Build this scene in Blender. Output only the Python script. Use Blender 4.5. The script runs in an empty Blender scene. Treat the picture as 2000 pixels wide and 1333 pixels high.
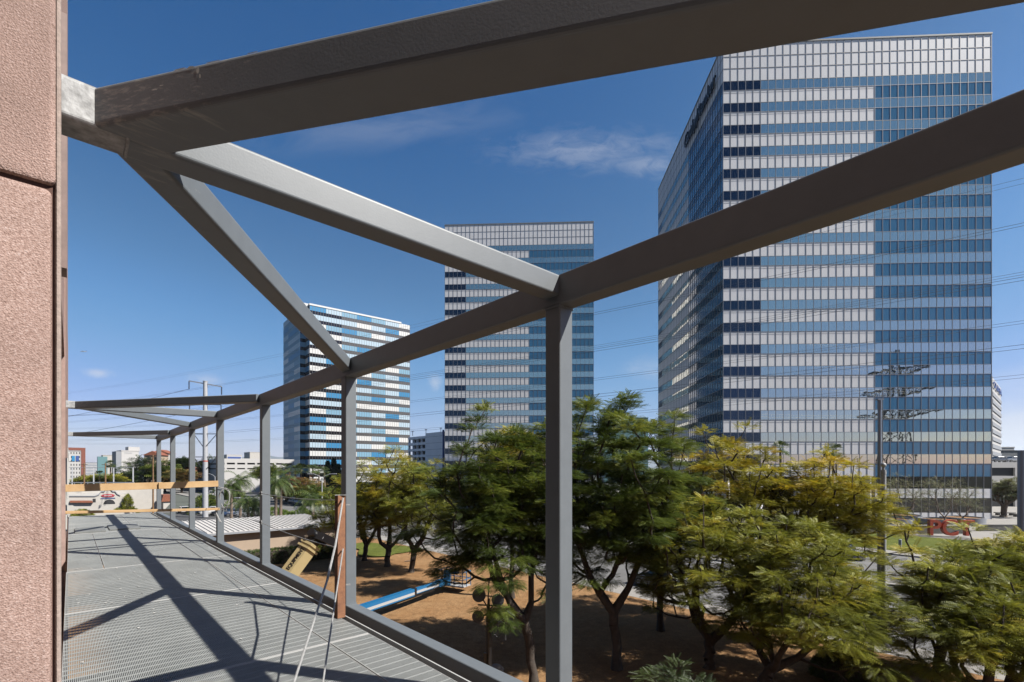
import bpy, math, random
import numpy as np
from mathutils import Vector, Matrix
C = bpy.context.scene.collection
S = bpy.context.scene
R = math.radians
# ------------------------------------------------------------------ camera
ZC = 9.0            # eye height over the ground of the plaza
F = 944.0           # focal length in photo pixels
cam = bpy.data.cameras.new('camera'); cam.sensor_width = 36; cam.lens = F/2000*36
cam.shift_y = (918-666.5)/2000; cam.clip_start = 0.05; cam.clip_end = 20000
co = bpy.data.objects.new('camera', cam); C.objects.link(co)
co.location = (0, 0, ZC); co.rotation_euler = (R(90), 0, 0); S.camera = co
# ------------------------------------------------------------------ light
SUN_EL = 45.9
SUN_AZ = Vector((.962, -.274, 0)).normalized()      # horizontal direction towards the sun
W = bpy.data.worlds.new('World'); S.world = W; W.use_nodes = True
nt = W.node_tree; N = nt.nodes; L = nt.links; N.clear()
sky = N.new('ShaderNodeTexSky'); sky.sky_type = 'NISHITA'; sky.sun_disc = False
sky.sun_elevation = R(SUN_EL); sky.sun_rotation = math.atan2(SUN_AZ.x, SUN_AZ.y)
sky.air_density = 1.0; sky.dust_density = 0.45; sky.ozone_density = 3.0; sky.altitude = 0
bg = N.new('ShaderNodeBackground'); bg.inputs[1].default_value = 0.05
wo = N.new('ShaderNodeOutputWorld')
def vm(op, a=None, b=None):
    n = N.new('ShaderNodeVectorMath'); n.operation = op
    for i, v in enumerate((a, b)):
        if v is None: continue
        if isinstance(v, (tuple, list, Vector)): n.inputs[i].default_value = tuple(v)
        else: L.new(v, n.inputs[i])
    return n.outputs['Value'] if op in ('DOT_PRODUCT', 'LENGTH') else n.outputs[0]
def fm(op, a, b=None, c=None, clamp=False):
    n = N.new('ShaderNodeMath'); n.operation = op; n.use_clamp = clamp
    for i, v in enumerate((a, b, c)):
        if v is None: continue
        if isinstance(v, (int, float)): n.inputs[i].default_value = v
        else: L.new(v, n.inputs[i])
    return n.outputs[0]
tc = N.new('ShaderNodeTexCoord'); D = tc.outputs['Generated']
def cloud(px, py, wx, wy, tilt, strength, scale, thr, stretch=3.0):
    c = Vector(((px-1000)/F, 1, (918-py)/F)).normalized()
    r = Vector((c.y, -c.x, 0)).normalized(); u = r.cross(c)
    ct, st = math.cos(R(tilt)), math.sin(R(tilt))
    r2 = r*ct+u*st; u2 = u*ct-r*st
    a = vm('DOT_PRODUCT', D, r2/(wx/F)); b = vm('DOT_PRODUCT', D, u2/(wy/F))
    f = vm('DOT_PRODUCT', D, c)
    d = fm('SQRT', fm('ADD', fm('MULTIPLY', a, a), fm('MULTIPLY', b, b)))
    m = fm('SUBTRACT', 1.0, d, clamp=True)
    m = fm('MULTIPLY', m, fm('GREATER_THAN', f, 0.3))
    cv = N.new('ShaderNodeCombineXYZ')
    L.new(fm('MULTIPLY', a, wx/F*scale/stretch), cv.inputs[0]); L.new(fm('MULTIPLY', b, wy/F*scale), cv.inputs[1])
    cv.inputs[2].default_value = px*0.37
    no = N.new('ShaderNodeTexNoise'); no.inputs['Scale'].default_value = 1; no.inputs['Detail'].default_value = 9
    no.inputs['Roughness'].default_value = 0.62; no.inputs['Distortion'].default_value = 0.7
    L.new(cv.outputs[0], no.inputs['Vector'])
    x = fm('ADD', no.outputs[0], fm('MULTIPLY', m, 0.35))
    x = fm('MULTIPLY', fm('SUBTRACT', x, thr), 3.0, clamp=True)
    return fm('MULTIPLY', fm('MULTIPLY', x, fm('POWER', m, 0.6)), strength)
cl = [cloud(1150, 293, 210, 40, -5, .26, 60, .53, 2.6), cloud(1265, 322, 95, 24, -12, .26, 50, .5, 2.0), cloud(760, 245, 260, 40, 14, .13, 22, .5, 3),
      cloud(193, 729, 22, 9, 0, .5, 60, .45, 1), cloud(850, 748, 18, 22, 30, .4, 50, .5, 1),
      cloud(405, 742, 40, 14, 0, .3, 50, .48, 1), cloud(2050, 850, 260, 70, 0, .75, 12, .45, 3),
      cloud(1270, 720, 70, 30, -10, .25, 30, .5, 2), cloud(2060, 760, 200, 50, 4, .3, 12, .5, 3)]
tot = cl[0]
for k in cl[1:]: tot = fm('MAXIMUM', tot, k)
dn = vm('SCALE', sky.outputs[0]); dn.node.inputs['Scale'].default_value = 0.1
hs = N.new('ShaderNodeRGBCurve')                       # deep polarised blue overhead, pale at the horizon
for ch, pts in enumerate((((0.081, 0.013), (0.124, 0.0481), (0.1976, 0.1009), (0.55, 0.3936)), ((0.141, 0.0773), (0.209, 0.1381), (0.3176, 0.2405), (0.656, 0.4351)), ((0.267, 0.2245), (0.386, 0.3177), (0.4918, 0.4524), (0.606, 0.5387)))):
    cv = hs.mapping.curves[ch]
    for p in pts: cv.points.new(*p)
hs.mapping.update()
L.new(dn, hs.inputs['Color'])
up_ = vm('SCALE', hs.outputs[0]); up_.node.inputs['Scale'].default_value = 10.0
mix = N.new('ShaderNodeMix'); mix.data_type = 'RGBA'
L.new(tot, mix.inputs[0]); L.new(up_, mix.inputs[6]); mix.inputs[7].default_value = (5.5, 5.6, 6.0, 1)
L.new(mix.outputs[2], bg.inputs[0]); L.new(bg.outputs[0], wo.inputs[0])
sl = bpy.data.lights.new('sun', 'SUN'); sl.energy = 5.0; sl.angle = R(0.53); sl.color = (1.0, 0.955, 0.885)
so = bpy.data.objects.new('sun', sl); C.objects.link(so)
sdir = Vector((SUN_AZ.x*math.cos(R(SUN_EL)), SUN_AZ.y*math.cos(R(SUN_EL)), math.sin(R(SUN_EL))))
so.rotation_euler = sdir.to_track_quat('Z', 'Y').to_euler()
S.view_settings.view_transform = 'Standard'; S.view_settings.look = 'None'
S.view_settings.exposure = 1.39; S.view_settings.gamma = 1.0
S.cycles.max_bounces = 8; S.cycles.diffuse_bounces = 2; S.cycles.transparent_max_bounces = 8
# ------------------------------------------------------------------ helpers
rnd = random.Random(7); npr = np.random.default_rng(7)
V_ = Vector((0.738, 0.674, 0)).normalized()      # out from the wall
VX = (0.7384, 0.6744); UX = (-0.6744, 0.7384)
def et(e, t, z=0.0): return Vector((VX[0]*e+UX[0]*t, VX[1]*e+UX[1]*t, z))
def at(px, py, Y): return Vector(((px-1000)/F*Y, Y, ZC+(918-py)/F*Y))
def gnd(px, py, z=0.0):
    Y = F*(ZC-z)/(py-918); return Vector(((px-1000)/F*Y, Y, z))
ROT_ET = math.atan2(VX[1], VX[0])                # z-rotation that turns local (x, y) into (e, t)

class MB:
    def __init__(s): s.v = []; s.f = []; s.m = []; s.mi = 0
    def add(s, vs, fs):
        b = len(s.v); s.v += [tuple(p) for p in vs]
        for f in fs: s.f.append(tuple(b+i for i in f)); s.m.append(s.mi)
        return s
    def box(s, lo, hi, M=None):
        x0, y0, z0 = lo; x1, y1, z1 = hi
        vs = [Vector(p) for p in ((x0,y0,z0),(x1,y0,z0),(x1,y1,z0),(x0,y1,z0),(x0,y0,z1),(x1,y0,z1),(x1,y1,z1),(x0,y1,z1))]
        if M is not None: vs = [M @ p for p in vs]
        return s.add(vs, [(0,3,2,1),(4,5,6,7),(0,1,5,4),(1,2,6,5),(2,3,7,6),(3,0,4,7)])
    def frame(s, p0, p1, up=(0,0,1)):
        p0, p1 = Vector(p0), Vector(p1); d = (p1-p0).normalized(); up = Vector(up)
        if abs(d.dot(up)) > 0.99: up = Vector((VX[0], VX[1], 0))
        x = d.cross(up).normalized(); y = x.cross(d).normalized()
        return p0, p1, d, x, y
    def bar(s, p0, p1, w, h, rc=0.0, up=(0,0,1), caps=True):
        p0, p1, d, x, y = s.frame(p0, p1, up)
        if rc <= 0: prof = [(-w/2,-h/2),(w/2,-h/2),(w/2,h/2),(-w/2,h/2)]
        else:
            prof = []
            for cx, cy, a0 in ((w/2-rc,-h/2+rc,-90),(w/2-rc,h/2-rc,0),(-w/2+rc,h/2-rc,90),(-w/2+rc,-h/2+rc,180)):
                for k in range(5):
                    a = R(a0+k*22.5); prof.append((cx+rc*math.cos(a), cy+rc*math.sin(a)))
        return s.sweep([p0, p1], prof, x, y, caps)
    def sweep(s, pts, prof, x, y, caps=True):
        n = len(prof); vs = [p+x*a+y*b for p in pts for a, b in prof]
        fs = [(k*n+i, k*n+(i+1)%n, (k+1)*n+(i+1)%n, (k+1)*n+i) for k in range(len(pts)-1) for i in range(n)]
        if caps: fs += [tuple(range(n-1,-1,-1)), tuple((len(pts)-1)*n+i for i in range(n))]
        return s.add(vs, fs)
    def tube(s, pts, r, n=8, caps=True):
        pts = [Vector(p) for p in pts]; rs = r if isinstance(r, (list, tuple)) else [r]*len(pts)
        vs = []; px = None
        for i, p in enumerate(pts):
            d = (pts[min(i+1,len(pts)-1)]-pts[max(i-1,0)]).normalized()
            if px is None:
                a = Vector((0,0,1)) if abs(d.z) < 0.9 else Vector((1,0,0)); px = d.cross(a).normalized()
            px = (px-d*px.dot(d)).normalized(); py = d.cross(px)
            vs += [p+(px*math.cos(2*math.pi*k/n)+py*math.sin(2*math.pi*k/n))*rs[i] for k in range(n)]
        fs = [(k*n+i, k*n+(i+1)%n, (k+1)*n+(i+1)%n, (k+1)*n+i) for k in range(len(pts)-1) for i in range(n)]
        if caps: fs += [tuple(range(n-1,-1,-1)), tuple((len(pts)-1)*n+i for i in range(n))]
        return s.add(vs, fs)
    def prism(s, poly, o, ax, ay, depth):
        """polygon in the plane (ax, ay) at o, thickened along `depth`"""
        o, ax, ay, depth = Vector(o), Vector(ax), Vector(ay), Vector(depth); n = len(poly)
        vs = [o+ax*a+ay*b for a, b in poly]+[o+ax*a+ay*b+depth for a, b in poly]
        fs = [tuple(range(n)), tuple(range(2*n-1, n-1, -1))]+[(i, n+i, n+(i+1)%n, (i+1)%n) for i in range(n)]
        return s.add(vs, fs)
    def quad(s, a, b, c, d): return s.add([a, b, c, d], [(0,1,2,3)])
    def sphere(s, c, r, n=10, m=6, sc=(1,1,1)):
        c = Vector(c); vs = [c+Vector((0,0,-r*sc[2]))]
        for j in range(1, m):
            ph = -math.pi/2+math.pi*j/m
            for i in range(n):
                th = 2*math.pi*i/n
                vs.append(c+Vector((r*sc[0]*math.cos(ph)*math.cos(th), r*sc[1]*math.cos(ph)*math.sin(th), r*sc[2]*math.sin(ph))))
        vs.append(c+Vector((0,0,r*sc[2]))); e = len(vs)-1
        fs = [(0, 1+(i+1)%n, 1+i) for i in range(n)]+[(e, e-n+i, e-n+(i+1)%n) for i in range(n)]
        for j in range(m-2):
            for i in range(n): fs.append((1+j*n+i, 1+j*n+(i+1)%n, 1+(j+1)*n+(i+1)%n, 1+(j+1)*n+i))
        return s.add(vs, fs)
    def build(s, name, mats, parent=None, smooth=False, fix=True, sharp=35):
        me = bpy.data.meshes.new(name); off = Vector((0,0,0))
        vs = s.v
        if parent is not None and fix:
            Mi = world(parent).inverted(); vs = [tuple(Mi @ Vector(p)) for p in vs]
        me.from_pydata(vs, [], s.f)
        if not isinstance(mats, (list, tuple)): mats = [mats]
        for m in mats: me.materials.append(m)
        me.polygons.foreach_set('material_index', s.m)
        me.update()
        if smooth:
            me.shade_smooth() if hasattr(me, 'shade_smooth') else me.polygons.foreach_set('use_smooth', [True]*len(me.polygons))
            me.set_sharp_from_angle(angle=R(sharp))
        o = bpy.data.objects.new(name, me); C.objects.link(o)
        if parent is not None: o.parent = parent
        return o
def world(o):
    M = Matrix.LocRotScale(o.location, o.rotation_euler, o.scale)
    return world(o.parent) @ M if o.parent else M
def tag(o, label=None, cat=None, group=None, kind=None):
    if label: o['label'] = label
    if cat: o['category'] = cat
    if group: o['group'] = group
    if kind: o['kind'] = kind
    return o
def thing(name, label, cat, loc=(0,0,0), rz=0.0, group=None):
    o = bpy.data.objects.new(name, None); C.objects.link(o); o.empty_display_size = 0.3
    o.location = loc; o.rotation_euler = (0, 0, rz)
    return tag(o, label, cat, group)
def dup(root, label=None, loc=None, rz=None, scale=None):
    kids = {}
    for o in list(C.objects):
        if o.parent: kids.setdefault(o.parent.name, []).append(o)
    def rec(o, par):
        c = o.copy(); C.objects.link(c)
        if par is not None: c.parent = par
        for k in kids.get(o.name, []): rec(k, c)
        return c
    r = rec(root, None)
    if label: r['label'] = label
    if loc is not None: r.location = loc
    if rz is not None: r.rotation_euler = (0, 0, rz)
    if scale is not None: r.scale = scale
    return r
def text_mesh(name, body, M, size, depth, m, parent, shear=0.0, sx=1.0, offset=0.0):
    cu = bpy.data.curves.new(name, 'FONT'); cu.body = body; cu.size = size; cu.extrude = depth/2; cu.shear = shear
    cu.align_x = 'CENTER'; cu.align_y = 'CENTER'; cu.offset = offset
    t = bpy.data.objects.new(name, cu); C.objects.link(t)
    me = bpy.data.meshes.new_from_object(t.evaluated_get(bpy.context.evaluated_depsgraph_get()))
    bpy.data.objects.remove(t); me.name = name
    me.transform(Matrix.Diagonal((sx, 1, 1, 1))); me.transform(M)
    if parent is not None: me.transform(world(parent).inverted())
    me.materials.clear(); me.materials.append(m)
    o = bpy.data.objects.new(name, me); C.objects.link(o); o.parent = parent
    return o
# ------------------------------------------------------------------ materials
ALB = 0.38          # base colours cut far below natural values to deepen the shade, exposure raised
def mat(name, col, rough=0.6, metal=0.0, spec=0.5, var=0.0, vscale=4.0, bump=0.0, bscale=40.0, col2=None, emit=None, detail=4.0, coat=0.0, full=False):
    if not full: col = tuple(c*ALB for c in col); col2 = tuple(c*ALB for c in col2) if col2 else None
    m = bpy.data.materials.new(name); m.use_nodes = True
    n = m.node_tree.nodes; l = m.node_tree.links; b = n['Principled BSDF']
    b.inputs['Roughness'].default_value = rough; b.inputs['Metallic'].default_value = metal
    b.inputs['Specular IOR Level'].default_value = spec
    b.inputs['Coat Weight'].default_value = coat
    b.inputs['Base Color'].default_value = (*col, 1)
    tc = n.new('ShaderNodeTexCoord')
    if var > 0 or col2:
        no = n.new('ShaderNodeTexNoise'); no.inputs['Scale'].default_value = vscale; no.inputs['Detail'].default_value = detail
        no.inputs['Roughness'].default_value = 0.65
        l.new(tc.outputs['Object'], no.inputs['Vector'])
        rp = n.new('ShaderNodeValToRGB'); rp.color_ramp.elements[0].position = 0.32; rp.color_ramp.elements[1].position = 0.68
        c2 = col2 or tuple(c*(1+var) for c in col); c1 = col if col2 else tuple(c*(1-var) for c in col)
        rp.color_ramp.elements[0].color = (*c1, 1); rp.color_ramp.elements[1].color = (*c2, 1)
        l.new(no.outputs[0], rp.inputs[0]); l.new(rp.outputs[0], b.inputs['Base Color'])
    if bump > 0:
        nb = n.new('ShaderNodeTexNoise'); nb.inputs['Scale'].default_value = bscale; nb.inputs['Detail'].default_value = 5
        l.new(tc.outputs['Object'], nb.inputs['Vector'])
        bu = n.new('ShaderNodeBump'); bu.inputs['Strength'].default_value = bump; bu.inputs['Distance'].default_value = 0.02
        l.new(nb.outputs[0], bu.inputs['Height']); l.new(bu.outputs[0], b.inputs['Normal'])
    return m
def leafmat(name, stops, trans=0.35, rough=0.55):
    stops = [(p, tuple(x*ALB for x in c)) for p, c in stops]
    m = bpy.data.materials.new(name); m.use_nodes = True
    n = m.node_tree.nodes; l = m.node_tree.links; b = n['Principled BSDF']
    a = n.new('ShaderNodeAttribute'); a.attribute_name = 'tint'
    rp = n.new('ShaderNodeValToRGB'); e = rp.color_ramp.elements
    e[0].position = stops[0][0]; e[0].color = (*stops[0][1], 1); e[1].position = stops[-1][0]; e[1].color = (*stops[-1][1], 1)
    for p, c in stops[1:-1]: k = e.new(p); k.color = (*c, 1)
    l.new(a.outputs['Fac'], rp.inputs[0]); l.new(rp.outputs[0], b.inputs['Base Color'])
    b.inputs['Roughness'].default_value = rough; b.inputs['Specular IOR Level'].default_value = 0.3
    tr = n.new('ShaderNodeBsdfTranslucent'); l.new(rp.outputs[0], tr.inputs[0])
    mx = n.new('ShaderNodeMixShader'); mx.inputs[0].default_value = trans
    l.new(b.outputs[0], mx.inputs[1]); l.new(tr.outputs[0], mx.inputs[2]); l.new(mx.outputs[0], n['Material Output'].inputs[0])
    return m
M = {}
# ---- painted steel with scrapes near the wall
def steel_mat(name, scrape):
    m = mat(name, (.222,.250,.274), rough=.48, spec=.35, var=.05, vscale=9, bump=.03, bscale=150)
    n = m.node_tree.nodes; l = m.node_tree.links; b = n['Principled BSDF']
    base = b.inputs['Base Color'].links[0].from_socket
    tc = n.new('ShaderNodeTexCoord')
    mp = n.new('ShaderNodeMapping'); mp.inputs['Scale'].default_value = (2.2, 12, 40); mp.inputs['Rotation'].default_value = (.3, .2, .5)
    l.new(tc.outputs['Object'], mp.inputs[0])
    no = n.new('ShaderNodeTexNoise'); no.inputs['Scale'].default_value = 1.6; no.inputs['Detail'].default_value = 8; no.inputs['Roughness'].default_value = .7; no.inputs['Distortion'].default_value = .35
    l.new(mp.outputs[0], no.inputs['Vector'])
    sx = n.new('ShaderNodeSeparateXYZ'); l.new(tc.outputs['Object'], sx.inputs[0])
    mr = n.new('ShaderNodeMapRange'); mr.inputs[1].default_value = .05; mr.inputs[2].default_value = .75; mr.inputs[3].default_value = 1; mr.inputs[4].default_value = 0
    l.new(sx.outputs[0], mr.inputs[0])
    mu = n.new('ShaderNodeMath'); mu.operation = 'MULTIPLY'; l.new(mr.outputs[0], mu.inputs[0]); mu.inputs[1].default_value = .30
    ad = n.new('ShaderNodeMath'); ad.operation = 'ADD'; l.new(no.outputs[0], ad.inputs[0]); l.new(mu.outputs[0], ad.inputs[1])
    r2 = n.new('ShaderNodeMapRange'); r2.inputs[1].default_value = .76 if scrape else .9; r2.inputs[2].default_value = .9 if scrape else 1.1; r2.inputs[4].default_value = .75
    l.new(ad.outputs[0], r2.inputs[0])
    mx = n.new('ShaderNodeMix'); mx.data_type = 'RGBA'
    l.new(r2.outputs[0], mx.inputs[0]); l.new(base, mx.inputs[6]); mx.inputs[7].default_value = (.21,.207,.195,1)
    l.new(mx.outputs[2], b.inputs['Base Color'])
    return m
M['steel'] = steel_mat('painted_steel', False); M['scraped'] = steel_mat('scraped_steel', True)
M['galv'] = mat('galvanised', (.50,.51,.51), .6, .1, var=.4, vscale=26, bump=.10, bscale=60)
M['galv_dull'] = mat('dull_galvanised', (.30,.31,.30), .6, .1, var=.15, vscale=5)
M['grate'] = mat('grating', (.54,.56,.545), .5, .1, var=.12, vscale=2.0)
M['grate_edge'] = mat('grating_edge', (.72,.72,.70), .5, .05, var=.1, vscale=6)
# ---- pink precast stone
def stone_mat():
    m = mat('pink_stone', (.44,.255,.195), rough=.9, spec=.15)
    n = m.node_tree.nodes; l = m.node_tree.links; b = n['Principled BSDF']; tc = n.new('ShaderNodeTexCoord')
    v = n.new('ShaderNodeTexNoise'); v.inputs['Scale'].default_value = 230; v.inputs['Detail'].default_value = 6; v.inputs['Roughness'].default_value = .7
    l.new(tc.outputs['Object'], v.inputs['Vector'])
    rp = n.new('ShaderNodeValToRGB'); e = rp.color_ramp.elements
    e[0].position = .3; e[0].color = (0.0936,0.0576,0.0497,1); e[1].position = .72; e[1].color = (0.3332,0.2764,0.2609,1)
    k = e.new(.44); k.color = (0.2047,0.1382,0.1166,1); k = e.new(.58); k.color = (0.2660,0.1900,0.1657,1)
    l.new(v.outputs[0], rp.inputs[0])
    n2 = n.new('ShaderNodeTexNoise'); n2.inputs['Scale'].default_value = 5; n2.inputs['Detail'].default_value = 6
    l.new(tc.outputs['Object'], n2.inputs['Vector'])
    mr = n.new('ShaderNodeMapRange'); mr.inputs[1].default_value = .3; mr.inputs[2].default_value = .7; mr.inputs[3].default_value = .80; mr.inputs[4].default_value = 1.14
    l.new(n2.outputs[0], mr.inputs[0])
    mu = n.new('ShaderNodeVectorMath'); mu.operation = 'SCALE'; l.new(rp.outputs[0], mu.inputs[0]); l.new(mr.outputs[0], mu.inputs['Scale'])
    l.new(mu.outputs[0], b.inputs['Base Color'])
    vo = n.new('ShaderNodeTexVoronoi'); vo.inputs['Scale'].default_value = 260; l.new(tc.outputs['Object'], vo.inputs['Vector'])
    ad = n.new('ShaderNodeMath'); ad.operation = 'ADD'; l.new(v.outputs[0], ad.inputs[0]); l.new(vo.outputs['Distance'], ad.inputs[1])
    bu = n.new('ShaderNodeBump'); bu.inputs['Strength'].default_value = .6; bu.inputs['Distance'].default_value = .0024
    l.new(ad.outputs[0], bu.inputs['Height']); l.new(bu.outputs[0], b.inputs['Normal'])
    return m
M['stone'] = stone_mat()
M['joint'] = mat('mortar_joint', (.16,.08,.06), .95, var=.2, vscale=30)  # dark brown backing colour behind the open joints
M['sealant'] = mat('sealant', (.56,.44,.38), .85, var=.18, vscale=90, bump=.15, bscale=200)
M['room'] = mat('dim_room', (.16,.15,.14), .9, var=.1)
M['trim'] = mat('window_trim', (.30,.20,.17), .6, var=.2, vscale=8)
M['winglass'] = mat('window_glass', (.02,.04,.04), .05, 0, .8)
M['whiteframe'] = mat('white_frame', (.75,.74,.70), .5, var=.05)
# ================================================================= stone facade
fac = thing('stone_building', 'pink rough stone building wall with one open joint, at the left edge of the frame', 'building', et(-.5, 2, 0), ROT_ET)
TP = 1.6
def rblock(mb, e0, e1, t0, t1, z0, z1, r=.018):
    """block with rounded front-right and horizontal arrises"""
    prof = []
    for (ce, cz, a0) in ((e1-r, z1-r, 0), (e0+r, z1-r, 90), (e0+r, z0+r, 180), (e1-r, z0+r, 270)):
        for k in range(6):
            a = R(a0+k*18); prof.append((ce+r*math.cos(a), cz+r*math.sin(a)))
    inset = 0.010
    ce, cz = (e0+e1)/2, (z0+z1)/2
    n = len(prof)
    def ring(t, s): return [et(e-math.copysign(s, e-ce), t, z-math.copysign(s, z-cz)) for e, z in prof]
    vs = ring(t0, inset)+ring(t0+.003, inset*.3)+ring(t0+inset, 0)+ring(t1, 0)
    fs = [tuple(range(n-1, -1, -1)), tuple(3*n+i for i in range(n))]
    for k in range(3): fs += [(k*n+i, k*n+(i+1)%n, (k+1)*n+(i+1)%n, (k+1)*n+i) for i in range(n)]
    mb.add(vs, fs)
JZ = 9 + (918-360)/F*1.15     # height of the joint
mb = MB(); rblock(mb, -.75, -.0245, TP, 2.4, JZ+.006, 12.5, .012); mb.build('upper_block', M['stone'], fac, True)
mb = MB(); rblock(mb, -.75, -.0335, TP+.002, 2.4, 6.2, JZ-.006, .014); mb.build('lower_block', M['stone'], fac, True)
mb = MB(); mb.box((-.74, TP+.014, 5.0), (-.0262, 2.39, 12.4), Matrix.Rotation(ROT_ET, 4, 'Z')); mb.build('joint_backing', M['joint'], fac)
mb = MB(); mb.sweep([et(-.0225, TP+.012, 5.0), et(-.0225, TP+.012, 12.45)], [(.006*math.cos(a*math.pi/5), .009*math.sin(a*math.pi/5)) for a in range(10)], Vector((VX[0],VX[1],0)), Vector((UX[0],UX[1],0))); mb.build('sealant_bead', M['sealant'], fac, True)
RM = Matrix.Rotation(ROT_ET, 4, 'Z')
mb = MB(); mb.box((-.75, 2.4, 10.9), (-.075, 11.0, 13.5), RM); mb.build('lintel_panel', M['stone'], fac)
mb = MB()
mb.box((-.75, 11.0, 0), (-.064, 11.5, 13.5), RM); mb.box((-.75, 11.5, 9.6), (-.067, 24.5, 13.5), RM)
mb.box((-.75, 11.5, 0), (-.07, 24.5, 7.9), RM); mb.box((-.75, 17.6, 7.9), (-.055, 18.3, 9.6), RM); mb.box((-.75, 24.0, 7.9), (-.055, 24.5, 9.6), RM)
mb.build('far_wall', M['stone'], fac)
mb = MB(); mb.box((-14, -40, 0), (-.06, 11.0, 7.30), RM); mb.build('lower_wall', M['stone'], fac)
mb = MB(); mb.box((-14, -40, 13.5), (-.077, 24.5, 26), RM); mb.box((-14, -40, 10.9), (-.058, 2.39, 13.498), RM); mb.box((-14, -40, 7.302), (-.06, -1.6, 10.898), RM); mb.build('upper_wall', M['stone'], fac)
mb = MB(); mb.box((-9.2, -1.6, 7.302), (-9.0, 24.5, 10.898), RM); mb.box((-9.0, -1.6, 10.80), (-.76, 10.99, 10.897), RM); mb.box((-9.0, 11.0, 7.302), (-8.8, 24.5, 10.89), RM); mb.build('room', M['room'], fac)
for (t0, t1) in ((11.5, 17.6), (18.3, 24.0)):
    mb = MB(); mb.box((-.20, t0+.05, 7.95), (-.17, t1-.05, 9.55), RM); w = mb.build('window', M['winglass'], fac)
    mb = MB()
    for q in (t0+.02, (t0+t1)/2, t1-.12): mb.box((-.21, q, 7.92), (-.045, q+.1, 9.58), RM)
    mb.build('frame', M['whiteframe'], w)
mb = MB(); mb.box((-.08, 11.02, 9.2), (-.036, 11.2, 10.05), RM); mb.box((-.08, 6.2, 10.9), (-.026, 6.5, 13.3), RM); mb.build('trim_strip', M['trim'], fac)
# ================================================================= steel frame
TZ = 10.187; BW = .127; DECK = 7.532; EP = 2.25; T1 = 2.03; SP = 3.087
frame = thing('steel_canopy', 'dark grey painted steel frame of square tube posts and beams along the deck edge', 'frame', et(0, T1, DECK), ROT_ET)
EB = .184
tp = [T1+SP*(i-1) for i in range(8)]    # P0 .. P7
mb = MB(); mb.bar(et(EP, tp[0]-.6, TZ-EB/2), et(EP, tp[7]+.0635, TZ-EB/2), .132, EB, .014); mb.build('edge_beam', M['steel'], frame, False)
KT = 7.540
mb = MB(); mb.bar(et(EP, tp[0]-.6, KT-.0635), et(EP, tp[7]+.06, KT-.0635), BW, BW, .012); mb.build('kerb_beam', M['steel'], frame, False)
for i in range(0, 8):
    mb = MB(); mb.bar(et(EP, tp[i], KT-.003), et(EP, tp[i], TZ-EB+.01), BW-.004, BW-.004, .012, caps=False)
    p = mb.build('post', M['steel'], frame, False)
    mb = MB(); mb.bar(et(EP, tp[i], TZ-EB-.010), et(EP, tp[i], TZ-EB+.002), BW+.008, BW+.008, .014); mb.build('weld_bead', M['steel'], p, False)
    mb = MB(); mb.bar(et(EP, tp[i], KT-.004), et(EP, tp[i], KT+.006), BW+.006, BW+.006, .014); mb.build('weld_bead', M['steel'], p, False)
def brace(a, b, h, name='diagonal_brace', scr=True, w=BW-.006):
    mb = MB(); mb.bar(a, b, w, h, .014); return mb.build(name, M['scraped'] if scr else M['steel'], frame, False)
zc = TZ-.066
for k in (1, 4, 7):
    brace(et(.135, tp[k], zc), et(EP-.062, tp[k], zc), BW-.0005, 'cross_beam', w=BW-.003)
    mb = MB(); mb.bar(et(-.06, tp[k], zc), et(.137, tp[k], zc), BW+.001, BW+.001, .014); st = mb.build('wall_stub', M['galv'], frame, False)
    mb = MB(); mb.bar(et(.132, tp[k], zc), et(.140, tp[k], zc), BW+.009, BW+.009, .016); mb.build('weld_bead', M['galv'], st, False)
    if k < 7: brace(et(.16, tp[k]+.03, zc), et(EP-.03, tp[k+1]-.03, zc), BW-.0025)
    brace(et(.093, tp[k]+.026, zc), et(EP-.049, tp[k-1]+.086, zc), BW-.0045, w=.166)
# paint chips with bare primer near the top edge of the first diagonal brace
pa, pb = et(.093, tp[1]+.026, zc), et(EP-.049, tp[0]+.086, zc); dc = (pb-pa).normalized(); nc = Vector((0,0,1)).cross(dc)
if nc.dot(Vector((-pa.x,-pa.y,0))) < 0: nc = -nc
mb = MB(); rg = random.Random(3)
for s0, z0, w_, h_ in ((.34,.052,.030,.010),(.365,.040,.012,.022),(.372,.022,.008,.014),(.30,.054,.05,.005),(.42,.054,.06,.005),(.21,.01,.028,.005),(.235,.018,.02,.004),(.55,.055,.05,.004)):
    c_ = pa+dc*(s0+.07)+nc*(.083+.0006)+Vector((0,0,z0)); n_ = 9
    mb.add([c_+dc*w_*.5*math.cos(q*6.283/n_)*rg.uniform(.6,1.1)+Vector((0,0,h_*.5*math.sin(q*6.283/n_)*rg.uniform(.6,1.1))) for q in range(n_)], [tuple(range(n_))])
pc_ = mb.build('paint_chips', mat('bare_primer', (.70,.69,.64), .8, var=.2, vscale=80), frame); pc_['kind'] = 'stuff'
# joists under the grating
for k in range(1, 8):
    mb = MB(); mb.bar(et(-.04, tp[k]-.4, DECK-.11), et(1.96, tp[k]-.4, DECK-.11), .08, .12, .01); mb.build('joist', M['steel'], frame, False)
mb = MB(); mb.bar(et(2.042, tp[0]-.5, DECK-.05), et(2.042, tp[7], DECK-.05), .012, .10); mb.build('edge_angle', M['grate_edge'], frame)
mb = MB(); mb.bar(et(2.012, tp[0]-.5, DECK-.06), et(2.012, tp[7], DECK-.06), .046, .012); mb.build('edge_ledge', M['steel'], frame)
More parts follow.
